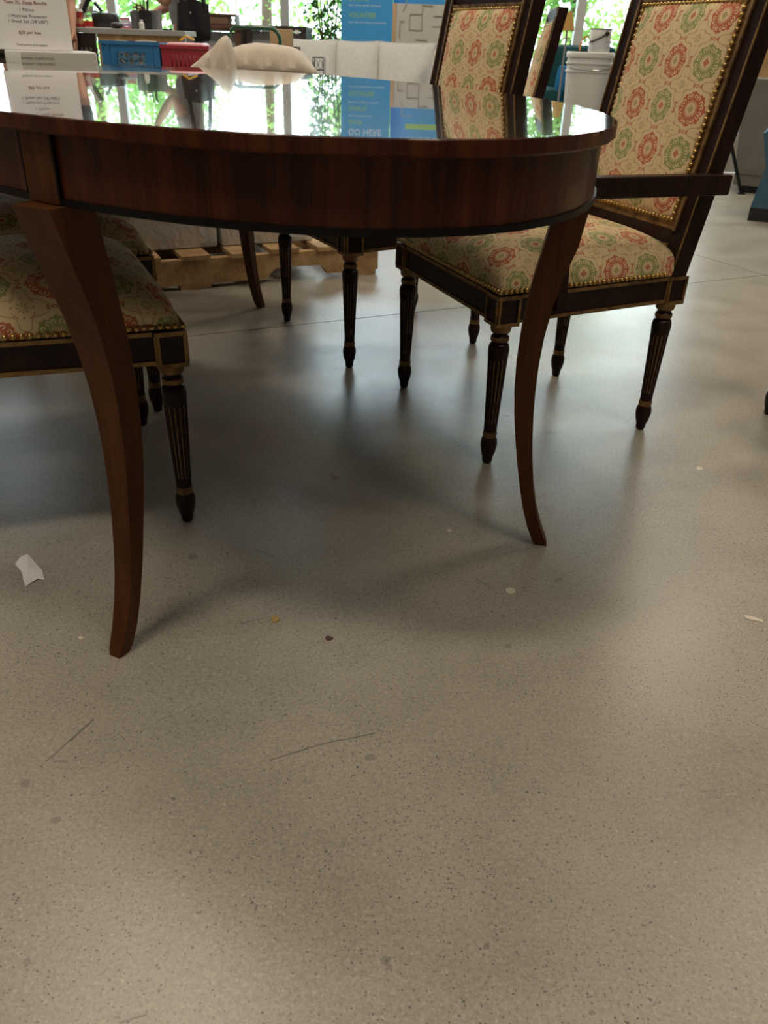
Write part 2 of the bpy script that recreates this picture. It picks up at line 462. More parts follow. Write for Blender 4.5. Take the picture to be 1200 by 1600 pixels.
def stuff(o): o['kind'] = 'stuff'; return o
def text_mesh(body, size, align='CENTER', thick=0.0004):
    cu = bpy.data.curves.new('txt', 'FONT'); cu.body = body; cu.size = size; cu.align_x = align; cu.extrude = thick
    cu.resolution_u = 2
    ob = bpy.data.objects.new('txt', cu); C.objects.link(ob)
    dg = bpy.context.evaluated_depsgraph_get(); me = bpy.data.meshes.new_from_object(ob.evaluated_get(dg))
    bpy.data.objects.remove(ob); bpy.data.curves.remove(cu)
    return me
def lettering(body, size, m, parent, mx, width=None, align='CENTER', name='lettering'):
    me = text_mesh(body, size, align); me.materials.clear(); me.materials.append(m)
    if width:
        xs = [v.co.x for v in me.vertices]; w = max(xs) - min(xs)
        if w > 0:
            for v in me.vertices: v.co.x *= width / w
    o = link(name, me, parent); o.matrix_local = mx; return o
STAND = Matrix.Rotation(PI / 2, 4, 'X')         # text facing -Y

# ---------------------------------------------------------------- setting
FL0, FL1 = (-9.0, 7.5), (-6.0, 9.8)
mb = MB(); mb.box((-0.75, 1.9, -0.07), (16.5, 15.8, 0.12)); floor = struct(mb.build('floor', M['joint']))
def clip(poly, p, n, off):
    out = []; d = [((q - p).dot(n) - off) for q in poly]
    for i in range(len(poly)):
        a, b = poly[i], poly[(i + 1) % len(poly)]; da, db = d[i], d[(i + 1) % len(poly)]
        if da >= 0: out.append(a)
        if (da >= 0) != (db >= 0): out.append(a + (b - a) * (da / (da - db)))
    return out
jA, jB = fl(300, 525).to_2d(), fl(1195, 430).to_2d(); dA = (jB - jA).normalized()
nA = Vector((-dA.y, dA.x)); dB = nA.copy(); pB = jB.copy(); nB = dA.copy()
rect = [Vector((-9, -6)), Vector((7.5, -6)), Vector((7.5, 9.8)), Vector((-9, 9.8))]
def slab(conds):
    poly = rect
    for p, n, off in conds: poly = clip(poly, p, n, off)
    if len(poly) > 2: MB().prism(poly, -0.008, 0.0).build('floor_slab', M['concrete'], floor)
HW = 0.0025; STEP = 4.6
for (ia, ib) in ((0, 0), (0, 1), (1, 0), (1, 1), (0, 2), (1, 2), (2, 0), (2, 1), (2, 2)):
    ca = {0: [(jA, -nA, HW), (jA - nA * STEP, nA, HW)], 1: [(jA, nA, HW)], 2: [(jA - nA * STEP, -nA, HW)]}[ia]
    cb = {0: [(pB, -nB, HW), (pB - nB * STEP, nB, HW)], 1: [(pB, nB, HW)], 2: [(pB - nB * STEP, -nB, HW)]}[ib]
    slab(ca + cb)
struct(MB().box((-0.75, 1.9, 4.5), (16.5, 15.8, 0.1)).build('ceiling', M['ceiling']))
struct(MB().box((-9.05, 1.9, 2.22), (0.1, 15.8, 4.46)).build('wall_left', M['wall']))
struct(MB().box((7.55, 1.9, 2.22), (0.1, 15.8, 4.46)).build('wall_right', M['wall']))
struct(MB().box((-0.75, -6.05, 2.22), (16.5, 0.1, 4.46)).build('wall_rear', M['wall']))
# window wall: lintel, side piers, low sill, then bays of glass between mullions
WY = 9.85
mull = [-7.9, -6.3, -4.6, at(180, 50, WY).x, at(446, 40, WY).x, 0.52, at(903, 50, WY).x, 3.6, 5.2]
wl = MB(); wl.box((-0.75, WY, 4.05), (16.5, 0.16, 0.8)); wl.box((-8.5, WY, 1.83), (1.0, 0.16, 3.65)); wl.box((6.4, WY, 1.83), (2.3, 0.16, 3.65))
struct(wl.build('wall_window', M['wall']))
for i in range(len(mull) - 1):
    a, b = mull[i], mull[i + 1]
    w = struct(bpy.data.objects.new('window_%d' % (i + 1), None)); C.objects.link(w); w.location = ((a + b) / 2, WY, 0.0)
    hw = (b - a) / 2
    for sx in (-1, 1): MB().box((sx * (hw - 0.022), 0, 1.83), (0.044, 0.10, 3.64)).build('mullion', M['aluminium'], w)
    for z, h in ((0.06, 0.11), (2.55, 0.06), (3.62, 0.06)): MB().box((0, 0, z), (2 * hw - 0.09, 0.09, h)).build('transom', M['aluminium'], w)
    MB().box((0, 0, 1.32), (2 * hw - 0.088, 0.008, 2.39)).build('pane', M['glass'], w)
    MB().box((0, 0, 3.085), (2 * hw - 0.088, 0.008, 1.0)).build('pane', M['glass'], w)
# plywood partition on the right behind the armchairs
pw = struct(bpy.data.objects.new('wall_plywood', None)); C.objects.link(pw); pw.location = (2.62, 7.45, 0)
for k in range(4):
    MB().box((0.45 + k * 0.9, 0, 0.31 + 0.6), (0.894, 0.05, 1.16)).build('panel', M['osb'], pw)
    MB().box((0.45 + k * 0.9, 0, 1.5 + 0.62), (0.894, 0.05, 1.24)).build('panel', M['osb'], pw)
MB().box((1.8, -0.03, 0.155), (3.6, 0.03, 0.30)).build('skirting', M['wall'], pw)
# ground outside
struct(MB().box((0, 35, -0.50), (120, 50, 0.1)).build('ground_outside', M['asphalt']))

# ---------------------------------------------------------------- dining table
TC = Vector((-0.4412, 1.9107)); TA = 0.474
LA, LB, NE = 1.1743, 0.6003, 1.9447
EX = Vector((-math.sin(TA), math.cos(TA))); NX = Vector((math.cos(TA), math.sin(TA)))
table = thing('dining_table', 'glossy dark mahogany oval dining table on four curved sabre legs', 'table', (TC.x, TC.y, 0), TA)
# local frame: x = across (NX), y = along (EX)
def oval(d=0.0, n=120, k=NE):
    out = []
    for i in range(n):
        a = 2 * PI * i / n; c, s = math.cos(a), math.sin(a)
        r = (abs(c / (LB - d)) ** k + abs(s / (LA - d)) ** k) ** (-1 / k)
        out.append(Vector((r * c, r * s)))
    return out
SEAM = 0.155
for lo, hi, nm in ((-9, -SEAM, 'table_top'), (-SEAM, SEAM, 'table_leaf'), (SEAM, 9, 'table_top')):
    layers = []
    for d, z in ((0.003, 0.742), (0.0, 0.7445), (0.0, 0.7585), (0.0012, 0.76)):
        poly = oval(d)
        poly = clip(poly, Vector((0, lo + 0.0004)), Vector((0, 1)), 0); poly = clip(poly, Vector((0, hi - 0.0004)), Vector((0, -1)), 0)
        layers.append((poly, z))
    n = min(len(l[0]) for l in layers)
    if all(len(l[0]) == n for l in layers):
        vs = []; fs = []
        for poly, z in layers: vs += [Vector((q.x, q.y, z)) for q in poly]
        for i in range(len(layers) - 1):
            for k in range(n): fs.append((i * n + k, i * n + (k + 1) % n, (i + 1) * n + (k + 1) % n, (i + 1) * n + k))
        mb = MB(); mb.add(vs, fs, 1)
        mb.add(vs, [tuple(reversed(range(n))), tuple(3 * n + k for k in range(n))])
    else:
        mb = MB().prism(layers[1][0], 0.742, 0.76)
    mb.build(nm, [M['table_top'], M['mahogany']], table, 20)
def ring(d0, d1, z0, z1, name, m, smooth=True):
    a, b = oval(d0), oval(d1); n = len(a)
    vs = [Vector((q.x, q.y, z)) for p, z in ((a, z0), (a, z1), (b, z1), (b, z0)) for q in p]
    fs = [(i * n + k, i * n + (k + 1) % n, ((i + 1) % 4) * n + (k + 1) % n, ((i + 1) % 4) * n + k) for i in range(4) for k in range(n)]
    mb = MB(); mb.add(vs, fs); return mb.build(name, m, table, smooth)
ring(0.018, 0.040, 0.6735, 0.7419, 'apron', M['mahogany'])
ring(0.0145, 0.040, 0.6655, 0.6733, 'bead', M['black_lacquer'])
FEET = [fl(187, 1016), fl(845, 846), fl(408, 480)]
LOCF = []
for p in FEET:
    q = p.to_2d() - TC; LOCF.append(Vector((q.dot(NX), q.dot(EX))))
fx = sum(abs(q.x) for q in LOCF) / 3; fy = sum(abs(q.y) for q in LOCF) / 3
PROF = list(zip((0, .012, .04, .08, .125, .17, .22, .27, .32, .37, .42, .47, .52, .57, .62, .665),
                (0, -.006, -.0185, -.0316, -.0424, -.0509, -.0585, -.0644, -.0683, -.0694, -.0672, -.0614, -.0522, -.0399, -.0320, -.0295),
                (.0225, .0256, .0253, .0248, .0253, .0273, .0306, .0341, .0369, .0389, .0404, .0426, .0466, .0532, .0520, .0430),
                (.0205, .0250, .0279, .0302, .0317, .0329, .0345, .0367, .0395, .043, .047, .0513, .0554, .0589, .0600, .0590)))
FOOT = {}
for key, w in (((1, -1), fl(845, 848).to_2d()), ((-1, -1), fl(187, 1020).to_2d()), ((1, 1), FEET[2].to_2d())):
    q = w - TC; FOOT[key] = Vector((q.dot(NX), q.dot(EX)))
FOOT[(-1, 1)] = Vector((-FOOT[(1, 1)].x, FOOT[(1, 1)].y))
for sx, sy in ((-1, -1), (1, -1), (1, 1), (-1, 1)):
    out = Vector((sx * 0.802, sy * 0.597)).normalized(); tan = Vector((-out.y, out.x))
    vs, fs = [], []
    base = FOOT[(sx, sy)]
    for z, o, wo, wt in PROF:
        if (sx, sy) == (-1, -1) and z > 0.6: o, wo = (-0.027, 0.061) if z < 0.64 else (-0.017, 0.068)
        c = base + out * o
        for a, b in ((1, 1), (1, -1), (-1, -1), (-1, 1)):
            q = c + out * (a * wo / 2) + tan * (b * wt / 2); vs.append(Vector((q.x, q.y, z)))
    for i in range(len(PROF) - 1):
        for k in range(4): fs.append((i * 4 + k, i * 4 + (k + 1) % 4, (i + 1) * 4 + (k + 1) % 4, (i + 1) * 4 + k))
    fs += [(3, 2, 1, 0), tuple(len(PROF) * 4 - 4 + k for k in range(4))]
    mb = MB(); mb.add(vs, fs)
    lg = mb.build('leg', M['mahogany_leg'], table, 30)
    # corner post let into the apron above the leg, flush with its curve
    r = 1e9
    aa = math.atan2(base.y, base.x); ax = oval(0.0155, 720)
    q0 = min(ax, key=lambda q: abs(math.atan2(q.y, q.x) - math.atan2(base.y * 1.0, base.x)))
    nrm = Vector((abs(q0.x) ** (NE - 1) * sx / LB ** NE, abs(q0.y) ** (NE - 1) * sy / LA ** NE)).normalized(); tg = Vector((-nrm.y, nrm.x))
    mp = Matrix((Vector((nrm.x, nrm.y, 0)), Vector((tg.x, tg.y, 0)), Vector((0, 0, 1)))).transposed().to_4x4()
    cpt = q0 - nrm * 0.020
    MB().box((cpt.x, cpt.y, 0.7034), (0.046, 0.056, 0.0765), mp, 0, 0.002).build('leg_post', M['mahogany_leg'], table)
    for sd in (-1, 1):
        e = cpt + tg * (sd * 0.0295)
        MB().box((e.x, e.y, 0.7077), (0.0455, 0.0028, 0.0679), mp).build('inlay_line', M['black_lacquer'], table)

# ---------------------------------------------------------------- chairs
WF, WR, DP = 0.502, 0.4057, 0.4737
def fluted_leg():
    mb = MB(); n = 48
    prof = [(.0085, 0), (.0115, .004), (.0125, .016), (.0165, .028), (.0190, .042), (.0195, .052), (.0175, .062), (.0150, .066), (.0162, .070), (.0165, .076), (.0150, .080),
            (.0150, .094), (.0153, .100), (.0215, .252), (.0222, .258), (.0232, .272), (.0228, .280), (.0205, .287), (.0160, .290), (.0195, .294), (.0205, .299), (.0195, .304), (.0160, .307),
            (.0165, .311), (.0205, .314), (.0225, .3195), (.0225, .3245), (.0250, .3295)]
    def mod(r, z, k):
        if 0.098 < z < 0.255 and k % 4 in (1, 2): return r - 0.0024
        return r
    mb.lathe(prof, n, mod=mod)
    # gilded flutes and rings
    for i in range(len(mb.f) - 2):
        row, k = divmod(i, n); z = (prof[row][1] + prof[row + 1][1]) / 2
        if 0.1 < z < 0.252 and k % 4 == 1: mb.m[i] = 1
        if 0.066 < z < 0.08 or 0.294 < z < 0.304 or z > 0.313: mb.m[i] = 1
    return mb.mesh('leg', [M['chair_wood'], M['gilt']], 50)
LEG_ME = fluted_leg()
NAIL_ME = MB().ball((0, 0, 0), (0.0058, 0.0058, 0.0055), 8, 6).mesh('nail', M['brass'], 80)
ZB = 0.33; HB = 0.066; ZT = ZB + HB            # corner blocks
CORN = {'FR': (DP / 2, -WF / 2), 'FL': (DP / 2, WF / 2), 'RR': (-DP / 2, -WR / 2), 'RL': (-DP / 2, WR / 2)}
BW = 0.056

def seat_mesh(k=1.0, ou=0.056, ov=0.0):
    n = 26
    S_ = [math.sin(PI / 2 * (-1 + 2 * i / n)) for i in range(n + 1)]
    P = [[None] * (n + 1) for _ in range(n + 1)]
    for i, s in enumerate(S_):
        for j, tt in enumerate(S_):
            x = s * (DP / 2 + 0.020)
            hw = (WF + WR) / 4 + (WF - WR) / 4 * s + 0.020
            ex = (1 - abs(s) ** 5); ey = (1 - abs(tt) ** 5)
            h = max(0.0, ex * ey) ** 0.42
            bulge = 1 + 0.018 * math.sin(PI * min(1, h)) 
            P[i][j] = Vector((x * bulge, tt * hw * bulge, ZT + 0.002 + 0.083 * h + 0.016 * (1 - s * s) * (1 - tt * tt)))
    U_ = [[0.0] * (n + 1) for _ in range(n + 1)]; V_ = [[0.0] * (n + 1) for _ in range(n + 1)]
    c = n // 2
    for i in range(n + 1):
        for j in range(c + 1, n + 1): U_[i][j] = U_[i][j - 1] + (P[i][j] - P[i][j - 1]).length
        for j in range(c - 1, -1, -1): U_[i][j] = U_[i][j + 1] - (P[i][j] - P[i][j + 1]).length
    for j in range(n + 1):
        for i in range(c + 1, n + 1): V_[i][j] = V_[i - 1][j] + (P[i][j] - P[i - 1][j]).length
        for i in range(c - 1, -1, -1): V_[i][j] = V_[i + 1][j] - (P[i][j] - P[i + 1][j]).length
    # drop along the true arc only near the rims, keep planar coordinates inside
    vs, uv, fs = [], [], []
    for i in range(n + 1):
        for j in range(n + 1):
            vs.append(P[i][j])
            u = P[i][j].y; v = P[i][j].x
            uu = U_[c][j]; vv = V_[i][c]
            uv.append((uu * k + ou, vv * k + ov))
    for i in range(n):
        for j in range(n):
            a = i * (n + 1) + j; fs.append((a, a + n + 1, a + n + 2, a + 1))
    mb = MB(); mb.add(vs, fs, 0, uv)
    # underside
    k = len(mb.v); q = [P[0][0], P[n][0], P[n][n], P[0][n]]
    mb.add([Vector((p.x, p.y, ZT + 0.001)) for p in q], [(3, 2, 1, 0)], 0, [(0, 0)] * 4)
    return mb.mesh('seat', M['fabric'], 60)
SEAT_ME = seat_mesh()
SEAT_LEFT = seat_mesh(0.92, 0.040, -0.009)
RAKE = math.radians(10.5)
def back_pt(y, z, d=0.0):            # point on the raked back plane, d in front of it
    h = z - ZT
    return Vector((-DP / 2 + 0.004 - h * math.tan(RAKE) + d * math.cos(RAKE), y, z + d * math.sin(RAKE)))
BZ0, BZ1 = 0.508, 0.938              # nail line of the back panel
BYH = WR / 2 - 0.034                 # half width of the nail line
ZTOP = 1.0
def back_panel_mesh():
    n = 20; S_ = [math.sin(PI / 2 * (-1 + 2 * i / n)) for i in range(n + 1)]
    vs, uv, fs = [], [], []
    for i, s in enumerate(S_):
        for tt in S_:
            h = max(0.0, (1 - abs(s) ** 4) * (1 - abs(tt) ** 4)) ** 0.5
            y = tt * BYH; z = (BZ0 + BZ1) / 2 + s * (BZ1 - BZ0) / 2
            vs.append(back_pt(y, z, 0.016 + 0.030 * h)); uv.append((y + 0.010, (z - BZ0) + 0.093))
    for i in range(n):
        for j in range(n):
            a = i * (n + 1) + j; fs.append((a, a + n + 1, a + n + 2, a + 1))
    mb = MB(); mb.add(vs, fs, 0, uv)
    # back cover
    k = [back_pt(sy * BYH, z, -0.012) for sy in (-1, 1) for z in (BZ0, BZ1)]
    mb.add(k, [(0, 1, 3, 2)], 0, [(-.2, 0), (-.2, .4), (.2, 0), (.2, .4)])
    return mb.mesh('back_panel', M['fabric'], 60)
BACK_ME = back_panel_mesh()
SEAT_NAILS = []
def seat_nail_pts():
    off = 0.0235; zz = ZT + 0.0075
    a = [Vector((-DP / 2 + 0.03, -WR / 2 - off - .003, zz)), Vector((DP / 2 + off, -WF / 2 - off, zz)), Vector((DP / 2 + off, WF / 2 + off, zz)), Vector((-DP / 2 + 0.03, WR / 2 + off + .003, zz))]
    out = []
    for p, q in zip(a[:-1], a[1:]):
        L = (q - p).length; k = int(L / 0.0128)
        d = (q - p) / L; nrm = Vector((d.y, -d.x, 0))
        out += [(p + (q - p) * (i / k), nrm) for i in range(k)]
    return out
def back_nail_pts():
    c = [(-BYH, BZ0), (BYH, BZ0), (BYH, BZ1), (-BYH, BZ1)]; out = []
    f = Vector((math.cos(RAKE), 0, math.sin(RAKE)))
    for i in range(4):
        p, q = c[i], c[(i + 1) % 4]; L = math.hypot(q[0] - p[0], q[1] - p[1]); k = int(L / 0.0128)
        out += [(back_pt(p[0] + (q[0] - p[0]) * j / k, p[1] + (q[1] - p[1]) * j / k, 0.0205), f) for j in range(k)]
    return out
def nails(pts, parent, single):
    if single:
        for p, nrm in pts:
            o = link('nail', NAIL_ME, parent); o.location = p; o.rotation_euler = nrm.to_track_quat('Z', 'Y').to_euler()
    else:
        mb = MB()
        for p, nrm in pts: mb.ball(p, (0.0055, 0.0055, 0.0045), 6, 4, 0, nrm.to_track_quat('Z', 'Y').to_matrix().to_4x4())
        stuff(mb.build('nail_trim', M['brass'], parent, 80))

_cache = {}
def cached(key, fn):
    if key not in _cache: _cache[key] = fn()
    return _cache[key]
def rail_mesh(a, b):
    p, q = Vector((*CORN[a], 0)), Vector((*CORN[b], 0)); d = (q - p).normalized(); n = Vector((d.y, -d.x, 0))
    ctr = Vector((0, 0, 0))
    if ((p + q) / 2 - ctr).dot(n) < 0: n = -n
    p = p + d * (BW / 2 + 0.0002); q = q - d * (BW / 2 + 0.0002)
    mb = MB()
    z0, z1 = ZB + 0.006, ZT
    base = n * 0.002
    mb.bar(p + base + Vector((0, 0, (z0 + z1) / 2)), q + base + Vector((0, 0, (z0 + z1) / 2)), 0.036, z1 - z0)
    e = n * 0.0215
    for z in (z0 + 0.004, z1 - 0.004): mb.bar(p + e + Vector((0, 0, z)), q + e + Vector((0, 0, z)), 0.006, 0.0075, 1)
    return mb.mesh('seat_rail', [M['chair_wood'], M['gilt']])
def block_mesh(k):
    mb = MB(); c = Vector((*CORN[k], (ZB + ZT) / 2)); mb.box(c, (BW - 0.006, BW - 0.006, HB - 0.0008), None, 0)
    # gilt frame strips on the four faces round a recessed dark square
    h = BW / 2
    for ax in (0, 1):
        for sg in (-1, 1):
            n = Vector((sg, 0, 0)) if ax == 0 else Vector((0, sg, 0)); tv = Vector((0, 1, 0)) if ax == 0 else Vector((1, 0, 0))
            for z in (-HB / 2 + 0.0045, HB / 2 - 0.0045):
                a = c + n * (h - 0.0025) - tv * (h - 0.001) + Vector((0, 0, z)); b = c + n * (h - 0.0025) + tv * (h - 0.001) + Vector((0, 0, z))
                mb.bar(a, b, 0.005, 0.008, 1)
            for s2 in (-1, 1):
                a = c + n * (h - 0.0025) + tv * (s2 * (h - 0.005)) + Vector((0, 0, -HB / 2 + 0.0085)); b = a + Vector((0, 0, HB - 0.017))
                mb.bar(a, b, 0.008 if ax == 0 else 0.005, 0.005 if ax == 0 else 0.008, 1)
    return mb.mesh('corner_block', [M['chair_wood'], M['gilt']])
def stile_mesh(sy):
    mb = MB(); w, d = 0.046, 0.040; y = sy * (WR / 2 + 0.004); n = 10; vs, fs = [], []
    for i in range(n + 1):
        z = ZT + 0.0004 + (ZTOP - ZT) * i / n
        c = back_pt(y, z, -0.002); f = Vector((1, 0, 0))
        dx = d / 2
        for a, b in ((1, 1), (1, -1), (-1, -1), (-1, 1)): vs.append(c + f * (a * dx) + Vector((0, b * w / 2, 0)))
    for i in range(n):
        for k in range(4): fs.append((i * 4 + k, i * 4 + (k + 1) % 4, i * 4 + 4 + (k + 1) % 4, i * 4 + 4 + k))
    fs += [(3, 2, 1, 0), tuple(n * 4 + k for k in range(4))]
    mb.add(vs, fs); return mb.mesh('stile', M['chair_wood'])
def make_chair(loc, facing, label, arms=False, single=(False, False), seat=None):
    """local +x is the front of the chair; facing = direction of +x in the floor plane"""
    ch = thing('armchair' if arms else 'dining_chair', label, 'armchair' if arms else 'chair', (loc[0], loc[1], 0), math.atan2(facing[1], facing[0]), None)
    for k, (x, y) in CORN.items():
        o = link('leg', LEG_ME, ch); o.location = (x, y, 0)
        link('corner_block', cached('b' + k, lambda: block_mesh(k)), ch)
    for a, b in (('FR', 'FL'), ('FR', 'RR'), ('FL', 'RL'), ('RR', 'RL')):
        link('seat_rail', cached('r' + a + b, lambda: rail_mesh(a, b)), ch)
    se = link('seat', seat or SEAT_ME, ch); nails(seat_nail_pts(), se, single[0])
    for sy in (-1, 1):
        st = link('stile', cached('s%d' % sy, lambda: stile_mesh(sy)), ch)
        def mold():
            mb = MB(); y = sy * (WR / 2 - 0.0145)
            mb.bar(back_pt(y, ZT + 0.09, 0.019), back_pt(y, ZTOP - 0.035, 0.019), 0.008, 0.007, 0, Vector((0, 1, 0)))
            y = sy * (WR / 2 + 0.0235)
            mb.bar(back_pt(y, ZT + 0.02, 0.0185), back_pt(y, ZTOP - 0.01, 0.0185), 0.005, 0.004, 0, Vector((0, 1, 0)))
            return mb.mesh('gilt_moulding', M['gilt'])
        link('gilt_moulding', cached('m%d' % sy, mold), st)
    def rail(z, h, key, mz):
        def f():
            mb = MB(); hw = WR / 2 - 0.0195
            mb.bar(back_pt(-hw, z, 0.0), back_pt(hw, z, 0.0), 0.034, h); return mb.mesh(key, M['chair_wood'])
        o = link(key, cached(key, f), ch)
        def g_():
            mb = MB(); hw = WR / 2 - 0.02
            for q in mz: mb.bar(back_pt(-hw, q, 0.0185), back_pt(hw, q, 0.0185), 0.007, 0.007)
            return mb.mesh('gilt_moulding', M['gilt'])
        link('gilt_moulding', cached(key + 'g', g_), o)
    rail(0.472, 0.044, 'lower_rail', (0.4535, 0.4925))
    rail(0.972, 0.056, 'top_rail', (0.948, 0.997))
    bp = link('back_panel', BACK_ME, ch); nails(back_nail_pts(), bp, single[1])
    def trim():
        mb = MB(); hw = BYH
        for z in (BZ0 - 0.0055, BZ1 + 0.0055): mb.bar(back_pt(-hw - .009, z, 0.012), back_pt(hw + .009, z, 0.012), 0.012, 0.011)
        for sy in (-1, 1): mb.bar(back_pt(sy * (hw + 0.006), BZ0, 0.012), back_pt(sy * (hw + 0.006), BZ1, 0.012), 0.011, 0.012, 0, Vector((0, 1, 0)))
        return mb.mesh('gilt_braid', M['gilt'])
    link('gilt_braid', cached('trim', trim), bp)
    if arms:
        for sy in (-1, 1):
            ar = MB(); za = 0.598; y = sy * (WR / 2 + 0.046)
            p0 = Vector((-DP / 2 - 0.055, y, za)); p1 = Vector((DP / 2 - 0.095, sy * (WF / 2 + 0.014), za + 0.004))
            ar.bar(p0, p1, 0.036, 0.042, 0, Vector((0, 0, 1)), 0.004)
            a = ar.build('arm', M['chair_wood'], ch)
            sp = MB(); sp.bar(p1 + Vector((-0.018, 0.0, -0.0215)), Vector((DP / 2 - 0.118, sy * (WF / 2 + 0.0275), ZB + 0.03)), 0.028, 0.024, 0, Vector((1, 0, 0)))
            sp.build('arm_support', M['chair_wood'], ch)
    return ch
def rot2(a): return Vector((math.cos(a), math.sin(a)))
c1 = make_chair((0.3591, 2.0119), -rot2(0.3952), 'patterned high-back armchair with dark arm, nearest on the right side of the table', True, (True, True))
c2 = make_chair((-0.0322, 2.634), -rot2(0.4996), 'patterned high-back chair pulled up behind the armchair, white sofa showing to its left')
L1c = Vector((-0.7158, 1.5008)); L1a = 0.4465
c3 = make_chair(L1c, rot2(L1a), 'patterned chair on the left side, seat front edge behind the nearest table leg', False, (True, False), SEAT_LEFT)
fr1 = L1c + rot2(L1a) * DP / 2 + Vector((math.sin(L1a), -math.cos(L1a))) * WF / 2
L2a = L1a + 0.02
fr2 = fl(250, 646).to_2d() + EX * 0.022
L2c = fr2 - rot2(L2a) * DP / 2 - Vector((math.sin(L2a), -math.cos(L2a))) * WF / 2
c4 = make_chair(L2c, rot2(L2a), 'patterned chair under the table left side, mostly hidden behind the nearer left chair')
# third chair on the far right, its back seen edge-on
f5 = Vector((-0.99, 0.068)).normalized()
ns = Vector((0.662, 3.92))           # where its near stile stands
t5 = Vector((f5.y, -f5.x))           # chair's right
c5c = ns + f5 * (DP / 2 + 0.09) - t5 * 0 + Vector((0, 1)) * (WR / 2)
c5 = make_chair(c5c, f5, 'patterned chair seen edge-on from its side, between the far chair and the tan lamp')
# dining chair just outside the frame on the right, one foot in view
p6 = fl(1200, 647).to_2d(); f6 = rot2(math.radians(215))
c6c = p6 - f6 * DP / 2 - Vector((f6.y, -f6.x)) * WF / 2
c6 = make_chair(c6c, f6, 'chair at the right edge of the photo, only one dark foot showing')

exec_after = []
# ---------------------------------------------------------------- floor litter
def litter(name, label, cat, pts, z, m, th=0.0006):
    poly = [Vector(fl(*p)[:2]) for p in pts]; c = sum(poly, Vector((0, 0))) / len(poly)
    o = MB().prism([q - c for q in poly], 0, th).build(name, m); o.location = (c.x, c.y, z); return tag(o, label, cat)
# crumpled paper scrap
pc = fl(48, 900)
def crumple():
    out = [(24, 884), (34, 877), (45, 874), (56, 884), (67, 896), (70, 907), (60, 906), (50, 911), (40, 917), (37, 908), (35, 898)]
    hts = [.004, .010, .012, .008, .006, .001, .003, .002, .0005, .003, .006]
    c = fl(46, 896); vs = [Vector((0, 0, .013))]
    vs += [fl(*p) - c + Vector((0, 0, h)) for p, h in zip(out, hts)]
    for v in vs[1:]: v.z = max(v.z, 0.0006)
    n = len(out); lo = [v - Vector((0, 0, 0.0005)) for v in vs]
    fs = [(0, i + 1, (i + 1) % n + 1) for i in range(n)]
    fs += [(n + 1, n + 1 + (i + 1) % n + 1, n + 1 + i + 1) for i in range(n)]
    fs += [(i + 1, n + 2 + i, n + 2 + (i + 1) % n, (i + 1) % n + 1) for i in range(n)]
    mb = MB(); mb.add(vs + lo, fs); o = mb.build('paper_scrap', M['paper']); o.location = c
    return tag(o, 'torn crumpled white paper scrap on the floor left of the table leg', 'paper')
crumple()
litter('dry_leaf', 'small curled tan dry leaf bit on the floor mid-frame', 'leaf', [(423, 966), (430, 963), (437, 967), (434, 972), (426, 973)], 0, M['leaf_dry'], 0.002)
litter('seed_husk', 'small flat dark brown seed husk on the floor', 'seed', [(508, 997), (512, 994), (518, 996), (521, 998), (516, 1001), (511, 1001)], 0, M['seed'], 0.0015)
litter('paint_flake', 'oval white flake on the floor below the right table leg', 'flake', [(790, 921), (797, 918), (804, 921), (805, 926), (797, 929), (791, 926)], 0, M['chip'], 0.001)
litter('paint_flake', 'long pale flake on the floor at the right edge', 'flake', [(1161, 962), (1168, 962), (1180, 965), (1191, 969), (1192, 973), (1180, 970), (1166, 967)], 0, M['chip'], 0.001)
litter('paint_flake', 'round pale flake on the floor right of the armchair legs', 'flake', [(1087, 731), (1092, 729), (1098, 731), (1097, 735), (1090, 736)], 0, M['chip'], 0.001)
litter('paint_flake', 'tiny pale flake on the floor between the armchair leg and table leg feet', 'flake', [(697, 829), (702, 827), (707, 829), (702, 832)], 0, M['chip'], 0.001)
litter('paint_flake', 'tiny white chip left of the front table leg foot', 'flake', [(121, 997), (126, 994), (131, 997), (127, 1000)], 0, M['chip'], 0.001)
litter('dried_drip', 'pale dried drip on the floor, larger lower of two', 'stain', [(364, 917), (370, 911), (380, 910), (381, 916), (374, 921), (366, 922)], 0, mat('drip', (0.40, 0.36, 0.29), 0.3), 0.0006)
litter('dried_drip', 'pale dried drip on the floor, smaller upper of two', 'stain', [(368, 902), (375, 898), (380, 897), (379, 905), (371, 907)], 0, mat('drip_thin', (0.36, 0.33, 0.27), 0.3), 0.0006)

# ---------------------------------------------------------------- pallet with boxes behind the table
pd_ = Vector((0.891, 0.454)); pn = Vector((-0.454, 0.891))      # along its front, and away from us
P0 = fl(590, 427).to_2d()                                       # front right corner on the floor
PL, PDp = 1.55, 1.05
pal = thing('pallet', 'weathered pine shipping pallet on the floor behind the table', 'pallet', (P0.x, P0.y, 0), math.atan2(pd_.y, pd_.x))
